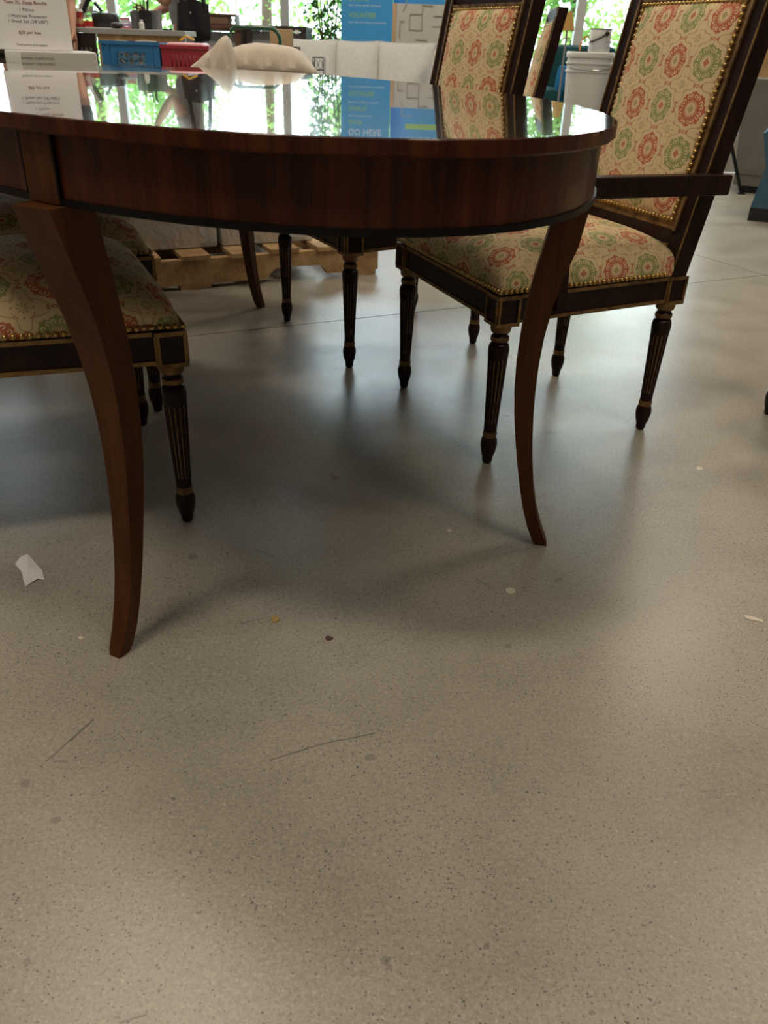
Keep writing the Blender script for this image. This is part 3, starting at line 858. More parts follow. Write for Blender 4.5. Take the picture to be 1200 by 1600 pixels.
# local x runs right along the front (negative = left), y away
def stringer(y):
    n = 60; top = 0.112; poly = [(0, 0.0)]
    pts = [(0, 0.018), (-0.20, 0.018)]
    def notch(xc):
        return [(xc + 0.13, 0.018), (xc + 0.115, 0.040), (xc + 0.09, 0.055), (xc - 0.09, 0.055), (xc - 0.115, 0.040), (xc - 0.13, 0.018)]
    pts = [(0, 0.018)] + notch(-0.36) + notch(-1.16) + [(-PL, 0.018), (-PL, top), (0, top)]
    mx = Matrix(((1, 0, 0, 0), (0, 0, 1, y), (0, 1, 0, 0), (0, 0, 0, 1)))
    return MB().prism(pts, 0, 0.038, 0, mx)
for y in (0.0, 0.50, PDp - 0.038): stringer(y).build('stringer', M['pine'], pal)
for k in range(9):
    x = -0.055 - k * 0.18
    w = (0.10, 0.09, 0.12, 0.09, 0.11, 0.10, 0.12, 0.09, 0.1)[k]
    MB().box((x, PDp / 2 - 0.01 + 0.012 * ((k * 7) % 3 - 1), 0.1215), (w, PDp + 0.02, 0.018), None, 0, 0.002).build('deck_board', M['pine'], pal)
for x in (-0.07, -0.78, -1.47): MB().box((x, PDp / 2, 0.009), (0.12, PDp, 0.017)).build('bottom_board', M['pine'], pal)
def wrapped(name, lx, ly, w, d, z0, h, label, group=None, tapes=True, m='white_wrap'):
    c = P0 + pd_ * (lx) + pn * (ly)
    t_ = thing(name, label, 'box', (c.x, c.y, z0), math.atan2(pd_.y, pd_.x), group)
    MB().box((0, 0, h / 2), (w, d, h), None, 0, 0.012).build('body', M[m], t_, True)
    if tapes:
        MB().box((0, -d / 2 - 0.0006, h * 0.5), (w * 0.9, 0.001, 0.02)).build('tape', M['card'], t_)
    return t_
zt = 0.1305
wrapped('wrapped_box', -0.447, 0.45, 0.39, 0.70, zt, 0.60, 'white plastic-wrapped carton on the pallet, right one under the cream cushion')
wrapped('wrapped_box', -0.82, 0.45, 0.33, 0.70, zt, 0.60, 'white plastic-wrapped carton on the pallet, left one beside the sign stack')
# flat white box under the sign, its printed end to us
bt = at(76, 80, 3.02)
sx0, sx1 = at(18, 90, 3.0).x, at(145, 90, 3.0).x
bx = thing('sleep_set_box', 'flat white carton with printed label lying behind the table, under the sign', 'box', ((sx0 + sx1) / 2, 3.0, 0.705), 0.40)
bwid = (sx1 - sx0) * 1.06
MB().box((0, 0.14, 0.0425), (bwid, 0.26, 0.085), None, 0, 0.006).build('body', M['card'], bx, True)
MB().box((0.022, 0.0092, 0.045), (bwid * 0.82, 0.001, 0.07)).build('label_strip', mat('label_paper', (0.66, 0.65, 0.60), 0.6), bx)
lettering('BONNELL SLEEP BUNDLE', 0.0105, M['ink_grey'], bx, Matrix.Translation((-0.095, 0.0084, 0.060)) @ STAND, 0.10, 'LEFT')
lettering('TROUSSE DE SOMMEIL BONNELL', 0.0105, M['ink_grey'], bx, Matrix.Translation((-0.095, 0.0084, 0.044)) @ STAND, 0.14, 'LEFT')
st = thing('carton_stack', 'stack of pale cartons behind the far end of the table carrying the printed box', 'box', ((sx0 + sx1) / 2 - 0.055, 3.125, 0.131), 0.44)
for k in range(4): MB().box((0, 0.0, 0.0717 + k * 0.1434), (bwid + 0.02, 0.28, 0.1430), None, 0, 0.004).build('carton', M['card'], st)
cx1 = at(17, 90, 3.95).x  # mostly unseen cabinet, added to keep window reflections off the floor at left
cbn = thing('blocker_cabinet', 'dark low cabinet added to block window reflections, its edge showing at the far left beside the flat carton', 'cabinet', (cx1 - 0.65, 3.95, 0))
MB().box((0, 0.29, 0.40), (1.28, 0.56, 0.72), None, 0, 0.003).build('body', M['dark_laminate'], cbn)
MB().box((0, 0.28, 0.775), (1.30, 0.60, 0.028), None, 0, 0.003).build('top', M['dark_laminate'], cbn)
MB().box((0, 0.30, 0.02), (1.20, 0.50, 0.039)).build('plinth', M['black_plastic'], cbn)
for sx in (-1, 1):
    d_ = MB().box((sx * 0.315, -0.001, 0.40), (0.62, 0.018, 0.69), None, 0, 0.002).build('door', M['dark_laminate'], cbn)
    MB().box((sx * 0.05, -0.016, 0.46), (0.012, 0.012, 0.12)).build('handle', M['steel'], d_)
# the sign
sg = thing('price_sign', 'white printed price sign standing on the flat carton, Twin XL Sleep Bundle', 'sign', (at(55, 75, 3.04).x, 3.05, 0.791), 0.36)
SW, SH = 0.230, 0.290
lean = Matrix.Rotation(-math.radians(7), 4, 'X')
pp = MB().box((0, 0, SH / 2), (SW, 0.002, SH)).build('paper_sheet', M['paper'], sg); pp.matrix_local = lean
MB().box((0, 0.03, 0.001), (SW, 0.07, 0.002)).build('stand_foot', M['white_plastic'], sg)
def sline(txt, z, size, m, w): lettering(txt, size, m, sg, lean @ Matrix.Translation((-0.012, -0.0014, z)) @ STAND, w)
sline('ReStore', 0.232, 0.040, M['ink_grey'], 0.12)
sline('Twin XL Sleep Bundle', 0.130, 0.014, M['ink_red'], 0.130)
sline('1 Pillow', 0.1105, 0.0125, M['ink_grey'], 0.044)
sline('1 Mattress Protector', 0.0925, 0.0125, M['ink_grey'], 0.118)
sline('1 Sheet Set (38"x80")', 0.0775, 0.0125, M['ink_grey'], 0.120)
sline('$35 per box', 0.046, 0.0125, M['ink_red'], 0.068)
sline('Thank you for your support', 0.012, 0.009, M['ink_grey'], 0.096)
# cream pillows
def pillow_mesh(w, d, h, pinch=0.10, seed=0, n=18):
    rr = random.Random(seed); vs, fs = [], []
    for side in (1, -1):
        for i in range(n + 1):
            for j in range(n + 1):
                a, b = -1 + 2 * i / n, -1 + 2 * j / n
                k = max(0, (1 - a * a) * (1 - b * b)) ** 0.42
                x = a * w / 2 * (1 - pinch * (1 - b * b)); y = b * d / 2 * (1 - pinch * (1 - a * a))
                z = side * h / 2 * k * (1 + 0.08 * math.sin(5 * a + seed) * math.cos(4 * b + seed))
                vs.append(Vector((x, y, z)))
    N = (n + 1) ** 2
    for s in (0, 1):
        for i in range(n):
            for j in range(n):
                q = s * N + i * (n + 1) + j; f = (q, q + n + 1, q + n + 2, q + 1)
                fs.append(f if s == 0 else tuple(reversed(f)))
    mb = MB(); mb.add(vs, fs); me = mb.mesh('pillow', M['cream_cloth'])
    bm = bmesh.new(); bm.from_mesh(me); bmesh.ops.remove_doubles(bm, verts=bm.verts[:], dist=1e-5); bm.to_mesh(me); bm.free()
    me.polygons.foreach_set('use_smooth', [True] * len(me.polygons)); return me
def put(o, loc, rot, label, cat, group=None):
    o.location = loc; o.rotation_euler = rot; return tag(o, label, cat, group)
def loft(name, top, z0, Y, half, label, n=26, ph=0.0):
    """soft body with a traced-off height along its length, round in depth; top = [(x, z)]"""
    x0, x1 = top[0][0], top[-1][0]; cx = (x0 + x1) / 2; vs, fs = [], []; m = 16
    for i in range(n + 1):
        x = x0 + (x1 - x0) * i / n
        for (a, za), (b, zb) in zip(top[:-1], top[1:]):
            if a <= x <= b + 1e-9: z = za + (zb - za) * (x - a) / (b - a); break
        h = max(0.004, z - z0)
        w = half * (0.35 + 0.65 * min(1, h / 0.06)) * (1 + 0.06 * math.sin(9 * i / n + ph))
        for k in range(m):
            q = 2 * PI * k / m; c, s_ = math.cos(q), math.sin(q)
            y = w * (abs(c) ** 0.7) * (1 if c > 0 else -1)
            zz_ = (0.28 * h if s_ < 0 else 0.72 * h) * (abs(s_) ** 0.75) * (1 if s_ > 0 else -1) + 0.28 * h
            vs.append(Vector((x - cx, y + 0.006 * math.sin(5 * q + i), z0 + max(0.0006, zz_) - z0)))
    for i in range(n):
        for k in range(m): fs.append((i * m + k, i * m + (k + 1) % m, (i + 1) * m + (k + 1) % m, (i + 1) * m + k))
    fs += [tuple(reversed(range(m))), tuple(n * m + k for k in range(m))]
    mb = MB(); mb.add(vs, fs); o = mb.build(name, M['cream_cloth'], None, 60); o.location = (cx, Y, z0)
    return tag(o, label, 'cushion' if name == 'cushion' else 'cloth')
Yc = 3.72; ztop = 0.7308
loft('cushion', [(at(a, 90, Yc).x, max(ztop + 0.006, at(a, b, Yc).z)) for a, b in ((352, 92), (362, 76), (378, 70), (400, 66.5), (430, 69), (455, 73), (464, 76), (478, 92), (494, 110))], ztop, Yc, 0.16,
     'plump cream cushion lying on the cartons behind the far edge of the table')
Yd = 3.46
loft('folded_cloth', [(at(a, 90, Yd).x, max(ztop + 0.006, at(a, b, Yd).z)) for a, b in ((296, 106), (318, 88), (338, 71), (350, 57), (358, 55), (362, 66), (365, 84), (367, 104))], ztop, Yd, 0.07,
     'folded cream cloth peaking to a corner left of the cream cushion', 20, 1.0)

# ---------------------------------------------------------------- crates in front of the cash desk
CY = 4.4
bl0, bl1 = at(157, 70, CY).x, at(248, 70, CY).x
rd0, rd1 = at(251, 70, CY).x, at(325, 70, CY).x
crz = 0.545
stt = thing('low_table', 'dark low table carrying the plastic crates', 'table', ((bl0 + rd1) / 2, CY + 0.17, 0))
MB().box((0, 0, crz - 0.0155), (rd1 - bl0 + 0.16, 0.46, 0.03), None, 0, 0.004).build('table_top', M['dark_laminate'], stt)
for sx in (-1, 1):
    for sy in (-1, 1): MB().box((sx * ((rd1 - bl0) / 2 + 0.04), sy * 0.19, (crz - 0.031) / 2), (0.045, 0.045, crz - 0.031)).build('leg', M['dark_laminate'], stt)
def crate(x0, x1, zt_, m, name, label, lattice):
    w = x1 - x0; h = zt_ - crz; d = 0.30
    t_ = thing(name, label, 'crate', ((x0 + x1) / 2, CY, crz))
    mb = MB(); th = 0.012; e = th + 0.0008
    mb.box((0, (d + e) / 2, 0.005), (w - 0.002, d - e, 0.01))
    for sx in (-1, 1): mb.box((sx * (w / 2 - th / 2), (d + e) / 2, h / 2 + 0.006), (th, d - e, h - 0.012))
    mb.box((0, d - th / 2, h / 2 + 0.006), (w - 2 * th - 0.002, th - 0.001, h - 0.014))
    mb.build('shell', m, t_)
    f = MB(); rim = 0.045 if lattice else 0.04; low = 0.04
    f.box((0, th / 2, h - rim / 2), (w, th, rim)); f.box((0, -0.004, h - 0.008), (w + 0.008, 0.0076, 0.014))
    f.box((0, th / 2, low / 2), (w, th, low)); sh = h - rim - low - 0.0004; sz_ = low + sh / 2 + 0.0002
    if lattice:
        for sx in (-1, 1): f.box((sx * (w / 2 - 0.035), th / 2, sz_), (0.07, th, sh))
        f.build('front_wall', m, t_)
        g_ = MB(); iw = w - 0.14
        for k in range(-3, 9):
            a = -iw / 2 + k * 0.045
            for s_ in (1, -1):
                p = [Vector((s_ * (a), th / 2, 0.04)), Vector((s_ * (a + 0.17), th / 2, h - rim))]
                q = []
                x_0, x_1 = a, a + 0.17
                lo = max(x_0, -iw / 2); hi = min(x_1, iw / 2)
                if hi - lo < 0.01: continue
                zz = lambda x: 0.04 + (x - a) / 0.17 * (h - rim - 0.04)
                g_.bar((s_ * lo, th / 2, zz(lo)), (s_ * hi, th / 2, zz(hi)), 0.008, 0.008, 0, Vector((0, 1, 0)))
        g_.build('lattice', mat('crate_lattice', (0.06, 0.19, 0.33), 0.4), t_)
        for sx in (-1, 1):
            MB().box((sx * (w / 2 - 0.035), -0.004, h * 0.5), (0.008, 0.01, h * 0.9)).build('rib', m, t_)
    else:
        for sx, q in ((-1, .2), (1, .14)): f.box((sx * (w / 2 - w * q / 2), th / 2, sz_), (w * q, th, sh))
        for k in range(7): f.box((-w * .30 + (k + 0.5) * w * .66 / 7 + .002, th / 2, sz_), (0.013, th, sh))
        f.build('front_wall', m, t_)
    return t_
crate(bl0, bl1, 0.823, M['blue_plastic'], 'milk_crate', 'blue plastic milk crate with a lattice front holding white cords', True)
crate(rd0, rd1, 0.813, M['red_plastic'], 'plastic_basket', 'red slotted plastic basket right of the blue crate', False)
tb = thing('plastic_crate', 'dark red plastic crate edge showing left of the blue crate', 'crate', (bl0 - 0.01, CY + 0.30 + 0.04, crz))
MB().box((0.13, 0.10, 0.14), (0.28, 0.012, 0.28)).build('back_wall', M['red_plastic'], tb)
MB().box((0.13, 0.0, 0.005), (0.28, 0.2, 0.01)).build('base', M['red_plastic'], tb)
MB().box((-0.016, -0.0, 0.14), (0.012, 0.2, 0.28)).build('side_wall', M['red_plastic'], tb)
tb.location.x = bl0 - 0.012; tb.location.y = CY + 0.41
tag(MB().box(((bl0 + bl1) / 2, CY + 0.17, crz + 0.14), (0.22, 0.14, 0.24), None, 0, 0.05).build('cloth_bundle', M['cream_cloth'], None, True), 'pale cloth bundle filling the blue milk crate', 'cloth')
# cords and packs in the crates
rr = random.Random(5)
for i, (cx, cz, R) in enumerate(((0.0, 0.20, 0.055), (-0.06, 0.265, 0.04), (0.06, 0.268, 0.045))):
    mb = MB()
    for q in range(3):
        pts = [((bl0 + bl1) / 2 + cx + (R + 0.006 * q) * math.cos(a) * 1.2, CY + 0.07 + 0.02 * q + 0.012 * math.sin(2 * a + q), crz + cz + (R * (0.95 if i == 0 else 0.25)) * math.sin(a) - 0.006 * q) for a in [2 * PI * k / 22 for k in range(22)]]
        mb.tube(pts, 0.007, 6, 0, True)
    tag(mb.build('cord_coil', M['cream_cloth'] if i else M['white_plastic'], None, True), ('coiled pale cord seen through the blue crate lattice', 'coil of white cord heaped at the left top of the blue crate', 'coil of white cord heaped at the right top of the blue crate')[i], 'cord')
xr = (rd0 + rd1) / 2
tag(MB().box((xr - 0.01, CY + 0.13, 0.76), (0.19, 0.17, 0.13), None, 0, 0.02).build('plastic_pack', M['pink'], None, True), 'pink and white soft pack lying in the top of the red basket', 'package')
tag(MB().box((xr + 0.0, CY + 0.045, 0.715), (0.09, 0.04, 0.035), None, 0, 0.012).build('plastic_pack', mat('bright_red', (0.62, 0.03, 0.06), 0.35), None, True), 'bright red pack behind the slots of the red basket', 'package')
tag(MB().bar((xr - 0.06, CY + 0.18, 0.835), (xr - 0.03, CY + 0.18, 0.853), 0.014, 0.008).bar((xr - 0.03, CY + 0.18, 0.853), (xr + 0.01, CY + 0.18, 0.838), 0.014, 0.008).build('folding_rule', M['yellow']), 'bent yellow plastic strip above the red basket', 'tool')

# ---------------------------------------------------------------- cash desk with things on it
DY = 6.0
dk0, dk1 = at(118, 60, DY).x, at(288, 50, DY).x
dz = at(220, 46, DY).z
desk = thing('cash_desk', 'cash desk with dark end panel, tan wood front and grey metal edging', 'counter', ((dk0 + dk1) / 2, DY, 0))
dw = dk1 - dk0; dpan = at(148, 60, DY).x - dk0
MB().box((0, 0.14, dz - 0.015), (dw + 0.02, 0.32, 0.03), None, 0, 0.003).build('desk_top', mat('grey_laminate', (0.45, 0.46, 0.45), 0.4), desk)
MB().box((-dw / 2 + dpan / 2, 0.012, (dz - 0.031) / 2), (dpan, 0.024, dz - 0.031)).build('end_panel', M['dark_laminate'], desk)
MB().box((dpan / 2, 0.020, (dz - 0.031) / 2), (dw - dpan - 0.03, 0.02, dz - 0.031)).build('front_panel', M['osb'], desk)
MB().box((dw / 2 - 0.012, 0.01, (dz - 0.031) / 2), (0.028, 0.03, dz - 0.031)).build('edge_post', M['steel'], desk)
for k in range(3): MB().box((-dw / 2 + dpan * (0.25 + 0.25 * k), -0.003, dz - 0.12), (0.012, 0.006, 0.016)).build('hook', M['steel'], desk)
for sx in (-1, 1): MB().box((sx * (dw / 2 - 0.012), 0.16, (dz - 0.031) / 2), (0.02, 0.24, dz - 0.031)).build('side_panel', M['dark_laminate'], desk)
def on_desk(px, dy=0.12):
    dy *= 0.6
    p = at(px, 46, DY + dy)
    return Vector((p.x, DY + dy, dz))
p = on_desk(125, 0.10); cup = thing('coffee_cup', 'red and tan paper coffee cup with white lid on the cash desk', 'cup', p)
MB().lathe([(.021, 0), (.023, .02), (.024, .022)], 20).build('cup_base', M['cup_red'], cup, True)
MB().lathe([(.026, .022), (.028, .052)], 20).build('cup_sleeve', M['cup_tan'], cup, True)
MB().lathe([(.027, .0522), (.030, .086)], 20).build('cup_top', M['cup_red'], cup, True)
MB().lathe([(.0315, .0862), (.0315, .093), (.028, .1)], 20).build('lid', M['white_plastic'], cup, True)
p = on_desk(139, 0.16); tag(MB().box((p.x, p.y, dz + 0.019), (0.05, 0.06, 0.038), None, 0, 0.003).build('small_box', M['cup_red']), 'small dark red box right of the coffee cup', 'box')
p = on_desk(157, 0.07)
tag(MB().box((p.x, p.y, dz + 0.002), (0.16, 0.10, 0.004)).build('paper_stack', M['paper']), 'white sheets lying on the front edge of the cash desk', 'paper')
# tablet on a tilted arm
p = on_desk(134, 0.34); tm = thing('card_terminal', 'white and black payment terminal standing tilted behind the coffee cup', 'terminal', p)
MB().box((-0.03, 0, 0.01), (0.09, 0.07, 0.02), None, 0, 0.004).build('base', M['black_plastic'], tm)
MB().bar((-0.03, 0, 0.02), (-0.005, 0, 0.11), 0.02, 0.02).build('arm', M['black_plastic'], tm)
MB().bar((-0.018, -0.012, 0.092), (0.038, -0.012, 0.185), 0.02, 0.05, 0, Vector((0, 1, 0))).build('body', M['white_plastic'], tm)
MB().bar((0.006, -0.014, 0.088), (0.060, -0.014, 0.178), 0.02, 0.022, 0, Vector((0, 1, 0))).build('screen_edge', M['black_plastic'], tm)
p = on_desk(167, 0.33); ph = thing('receipt_printer', 'black rounded receipt printer with a raised handset on the cash desk', 'printer', p)
MB().box((0, 0, 0.045), (0.155, 0.13, 0.09), None, 0, 0.02).build('body', M['black_plastic'], ph, True)
MB().bar((-0.02, 0, 0.095), (-0.06, 0, 0.145), 0.025, 0.02, 0, Vector((0, 0, 1)), 0.005).build('handset', M['black_plastic'], ph)
MB().bar((-0.085, 0, 0.0), (-0.055, 0, 0.10), 0.03, 0.025, 0, Vector((0, 0, 1)), 0.005).build('cradle', M['grey_plastic'], ph)
p = on_desk(183, 0.08); tag(MB().ball((p.x, p.y, dz + 0.011), (0.045, 0.032, 0.018), 14, 8).build('computer_mouse', M['black_plastic'], None, True), 'black rounded computer mouse on the desk edge', 'mouse')
bpy.data.objects['computer_mouse'].location.z += 0.007
p = on_desk(197, 0.36); nb = thing('notepad', 'pink and lilac striped notepad leaning behind the mouse', 'notepad', p)
for k, cc in enumerate(((.75, .25, .3), (.55, .42, .70), (.75, .72, .78), (.75, .28, .33))):
    MB().box((0, 0.0, 0.008 + 0.017 * k), (0.085 - 0.008 * k, 0.02, 0.0165)).build('page_stripe', mat('pad%d' % k, cc, 0.6), nb)
def pen_pot(px, w, h, m, dy, label, pens):
    p = on_desk(px, dy); t_ = thing('pen_pot', label, 'pot', p)
    MB().lathe([(w * .94 / 2, 0), (w / 2, h), (w / 2 - .004, h), (w * .94 / 2 - .004, .006)], 20).build('pot', m, t_, True)
    r_ = random.Random(px)
    for k in range(pens):
        a = r_.uniform(0, 2 * PI); q = w * 0.25
        MB().bar((q * math.cos(a) * .6, q * math.sin(a) * .6, 0.01), (q * math.cos(a) * 1.35, q * math.sin(a) * 1.2, h + r_.uniform(.02, .07)), 0.006, 0.006).build('pen', M['black_plastic'], t_)
pen_pot(213, 0.060, 0.105, M['grey_plastic'], 0.30, 'dark grey pot on the cash desk with scissors and pens', 2)
pen_pot(230, 0.085, 0.108, M['black_plastic'], 0.26, 'wide black pot of dark pens on the cash desk', 7)
pen_pot(247, 0.065, 0.112, M['grey_panel'], 0.42, 'grey pot right of the black pen pot', 0)
p = on_desk(222, 0.07); lb = thing('lotion_bottle', 'small white plastic bottle at the front edge of the desk', 'bottle', p)
MB().lathe([(.016, 0), (.017, .004), (.017, .036), (.011, .042)], 16).build('body', M['white_plastic'], lb, True)
MB().lathe([(.011, .0422), (.011, .056)], 16).build('cap', M['white_plastic'], lb, True)

# ---------------------------------------------------------------- people
def skin_body(name, joints, edges, m, parent=None, levels=2, root=0):
    me = bpy.data.meshes.new(name); me.from_pydata([j[0] for j in joints], edges, []); me.update()
    o = link(name, me, parent); md = o.modifiers.new('skin', 'SKIN'); md.use_smooth_shade = True; md.branch_smoothing = 0.6
    sv = me.skin_vertices[0].data if me.skin_vertices else None
    if sv is None:
        bm = bmesh.new(); bm.from_mesh(me); bm.verts.layers.skin.verify(); bm.to_mesh(me); bm.free(); sv = me.skin_vertices[0].data
    for k, j in enumerate(joints):
        r = j[1]; sv[k].radius = r if isinstance(r, tuple) else (r, r); sv[k].use_root = (k == root)
    s2 = o.modifiers.new('sub', 'SUBSURF'); s2.levels = levels; s2.render_levels = levels
    dg = bpy.context.evaluated_depsgraph_get(); nm = bpy.data.meshes.new_from_object(o.evaluated_get(dg))
    o.modifiers.clear(); old = o.data; o.data = nm; bpy.data.meshes.remove(old)
    nm.materials.clear(); nm.materials.append(m)
    nm.polygons.foreach_set('use_smooth', [True] * len(nm.polygons))
    return o
def make_person(loc, rz, label, H, armL, armR, shirt, trousers, sleeve=0.66):
    """faces local -Y; armL/armR: (shoulder offset) elbow, wrist, hand direction in local coordinates"""
    t_ = thing('person', label, 'person', loc, rz)
    k = H / 1.70
    J, E = [], []
    def add(p, r, to=None):
        J.append((Vector(p) * k, r * k if not isinstance(r, tuple) else tuple(q * k for q in r)))
        if to is not None: E.append((to, len(J) - 1))
        return len(J) - 1
    pel = add((0, 0, 0.93), (0.15, 0.11)); wai = add((0, 0, 1.08), (0.135, 0.095), pel); che = add((0, 0.005, 1.27), (0.155, 0.105), wai)
    nk0 = add((0, 0.01, 1.40), (0.085, 0.075), che); nk = add((0, 0.0, 1.475), 0.052, nk0); jaw = add((0, -0.022, 1.54), (0.058, 0.066), nk); hd = add((0, -0.006, 1.60), (0.073, 0.088), jaw); top = add((0, 0.004, 1.665), (0.058, 0.068), hd)
    for sx in (-1, 1):
        hip = add((sx * 0.09, 0, 0.88), 0.095, pel); kn = add((sx * 0.10, -0.01, 0.49), 0.058, hip); cf = add((sx * 0.10, 0.015, 0.34), 0.053, kn); an = add((sx * 0.10, 0.01, 0.09), 0.038, cf)
        add((sx * 0.11, -0.10, 0.040), 0.036, an)
    hands = []
    for sx, (el, wr, hdir, pn_) in ((-1, armL), (1, armR)):
        sh = add((sx * 0.165, 0.005, 1.375), 0.062, che); e = add(el, 0.044, sh)
        el_, wr_ = Vector(el), Vector(wr)
        fm = add(el_ + (wr_ - el_) * 0.3, 0.042, e); w = add(wr, 0.026, fm)
        hd_ = Vector(hdir).normalized(); sd = hd_.cross(Vector(pn_)).normalized(); nn_ = Vector(pn_).normalized()
        pm = add(wr_ + hd_ * 0.05, (0.036, 0.018), w)
        for q, (off, L) in enumerate(((-0.030, 0.068), (-0.010, 0.078), (0.010, 0.074), (0.029, 0.058))):
            f0 = wr_ + hd_ * 0.085 + sd * off; a = add(f0, 0.0095, pm)
            b = add(f0 + hd_ * L * 0.5 + nn_ * 0.008 + sd * off * 0.12, 0.0085, a); add(f0 + hd_ * L * 0.93 + nn_ * 0.028 + sd * off * 0.15, 0.0075, b)
        th = add(wr_ + hd_ * 0.040 - sd * 0.036, 0.011, pm); add(wr_ + hd_ * 0.078 - sd * 0.058 + nn_ * 0.012, 0.009, th)
        hands.append((sh, e))
    skin_body('body', J, E, M['skin'], t_, 2)
    # face, ears and hair
    fc = MB()
    for sx in (-1, 1): fc.ball(Vector((sx * 0.031, -0.083, 1.605)) * k, (0.012 * k, 0.007 * k, 0.007 * k), 8, 6)
    fc.build('eyes', M['black_plastic'], t_, True)
    fc = MB(); fc.ball(Vector((0, -0.100, 1.575)) * k, (0.013 * k, 0.016 * k, 0.024 * k), 8, 6); fc.build('nose', M['skin'], t_, True)
    for sx in (-1, 1): MB().ball(Vector((sx * 0.078, 0.0, 1.585)) * k, (0.009 * k, 0.02 * k, 0.03 * k), 8, 6).build('ear', M['skin'], t_, True)
    MB().ball(Vector((0, -0.086, 1.535)) * k, (0.024 * k, 0.008 * k, 0.007 * k), 10, 6).build('mouth', M['pink'], t_, True)
    MB().ball(Vector((0, 0.032, 1.625)) * k, (0.090 * k, 0.092 * k, 0.098 * k), 16, 10).ball(Vector((0, 0.075, 1.52)) * k, (0.065 * k, 0.04 * k, 0.10 * k), 12, 8).build('hair', M['hair'], t_, True)
    # shirt and trousers follow the body
    J2, E2 = [], []
    def add2(p, r, to=None):
        J2.append((Vector(p) * k, tuple(q * k for q in r) if isinstance(r, tuple) else r * k))
        if to is not None: E2.append((to, len(J2) - 1))
        return len(J2) - 1
    a = add2((0, 0, 0.90), (0.178, 0.135)); b = add2((0, 0, 1.08), (0.152, 0.112), a); c = add2((0, 0.005, 1.27), (0.172, 0.12), b); add2((0, 0.01, 1.40), (0.095, 0.085), c)
    for sx, arm in ((-1, armL), (1, armR)):
        s_ = add2((sx * 0.168, 0.005, 1.375), 0.074, c); e0 = Vector((sx * 0.168, 0.005, 1.375)); el = Vector(arm[0]); add2(e0 + (el - e0) * sleeve, 0.060 if sleeve < 0.8 else 0.055, s_)
    skin_body('shirt', J2, E2, shirt, t_, 2)
    J3 = [(Vector((0, 0, 0.95)) * k, (0.165 * k, 0.125 * k))]; E3 = []
    for sx in (-1, 1):
        n0 = len(J3); J3.append((Vector((sx * 0.092, 0, 0.85)) * k, 0.108 * k)); J3.append((Vector((sx * 0.10, -0.01, 0.49)) * k, 0.074 * k)); J3.append((Vector((sx * 0.10, 0.012, 0.07)) * k, 0.060 * k))
        E3 += [(0, n0), (n0, n0 + 1), (n0 + 1, n0 + 2)]
    skin_body('trousers', J3, E3, trousers, t_, 2)
    for sx in (-1, 1): MB().box(Vector((sx * 0.108, -0.05, 0.033)) * k, (0.095, 0.27, 0.066), None, 0, 0.03).build('shoe', M['black_plastic'], t_, True)
    return t_
hA = at(114, 55, 5.9)
pA = (at(95, 60, 5.9).x - 0.105, 5.95, 0)
make_person(pA, 0.15, 'person in black standing left of the cash desk, bare forearm hanging beside the desk end', 1.68,
            ((-0.25, 0.04, 1.10), (-0.27, -0.06, 0.88), (0, -0.1, -1), (1, 0, 0)),
            ((0.165, 0.03, 1.045), (0.185, -0.10, 0.885), (0.12, -0.20, -1), (-1, 0, 0)), M['black_cloth'], M['black_cloth'], 0.92)
eB = at(268, 20, 6.75)
pB_ = (at(287, 60, 6.95).x, 6.98, 0)
make_person(pB_, -PI / 2 + 0.25, 'person in grey short sleeves behind the cash desk, bare elbow bent, carrying the black tote', 1.66,
            ((-0.20, -0.02, 1.12), (-0.10, -0.22, 1.02), (0.3, -1, 0.2), (1, 0, 0)),
            ((0.20, -0.125, 1.075), (0.15, -0.27, 1.285), (0.0, -0.4, 1), (-1, 0, 0)), M['grey_shirt'], M['denim'], 0.66)
# tote bag hanging from the shoulder, in front of the hip
tq = at(302, 30, 6.68); bag = thing('tote_bag', 'large black tote bag with a round snap hanging from the person in grey', 'bag', (tq.x, 6.70, 0))
zb0, zb1 = at(300, 64, 6.68).z, at(300, 2, 6.68).z
wb0, wb1 = at(327, 60, 6.68).x - at(272, 60, 6.68).x, at(331, 5, 6.68).x - at(282, 5, 6.68).x
vs, fs = [], []; nx_, nz_ = 14, 10
for side in (-1, 1):
    for i in range(nz_ + 1):
        q = i / nz_; w = wb0 + (wb1 - wb0) * q; z = zb0 + (zb1 - zb0) * q
        for j in range(nx_ + 1):
            s_ = -1 + 2 * j / nx_; rnd = math.sin(PI / 2 * min(1, q * 5 + 0.15))
            x = s_ * w / 2 * (0.82 + 0.18 * rnd) - 0.012 * (1 - q)
            y = side * (0.065 * (1 - s_ ** 4) * rnd * (1.0 - 0.35 * q) + 0.004) + 0.008 * math.sin(6 * s_ + 3 * q)
            vs.append(Vector((x, y, z + 0.012 * math.cos(PI * s_) * q)))
NN = (nz_ + 1) * (nx_ + 1)
for s_ in (0, 1):
    for i in range(nz_):
        for j in range(nx_): q = s_ * NN + i * (nx_ + 1) + j; fs.append((q, q + 1, q + nx_ + 2, q + nx_ + 1))
for j in range(nx_):
    fs.append((j, j + 1, NN + j + 1, NN + j)); q = nz_ * (nx_ + 1); fs.append((q + j, q + j + 1, NN + q + j + 1, NN + q + j))
for i in range(nz_):
    for j in (0, nx_): q = i * (nx_ + 1) + j; fs.append((q, q + nx_ + 1, NN + q + nx_ + 1, NN + q))
mb = MB(); mb.add(vs, fs); mb.build('bag_body', M['black_cloth'], bag, 60)
MB().ball((-0.01, -0.052, zb1 - 0.07), (0.007, 0.004, 0.007), 10, 6).build('snap', M['steel'], bag, True)
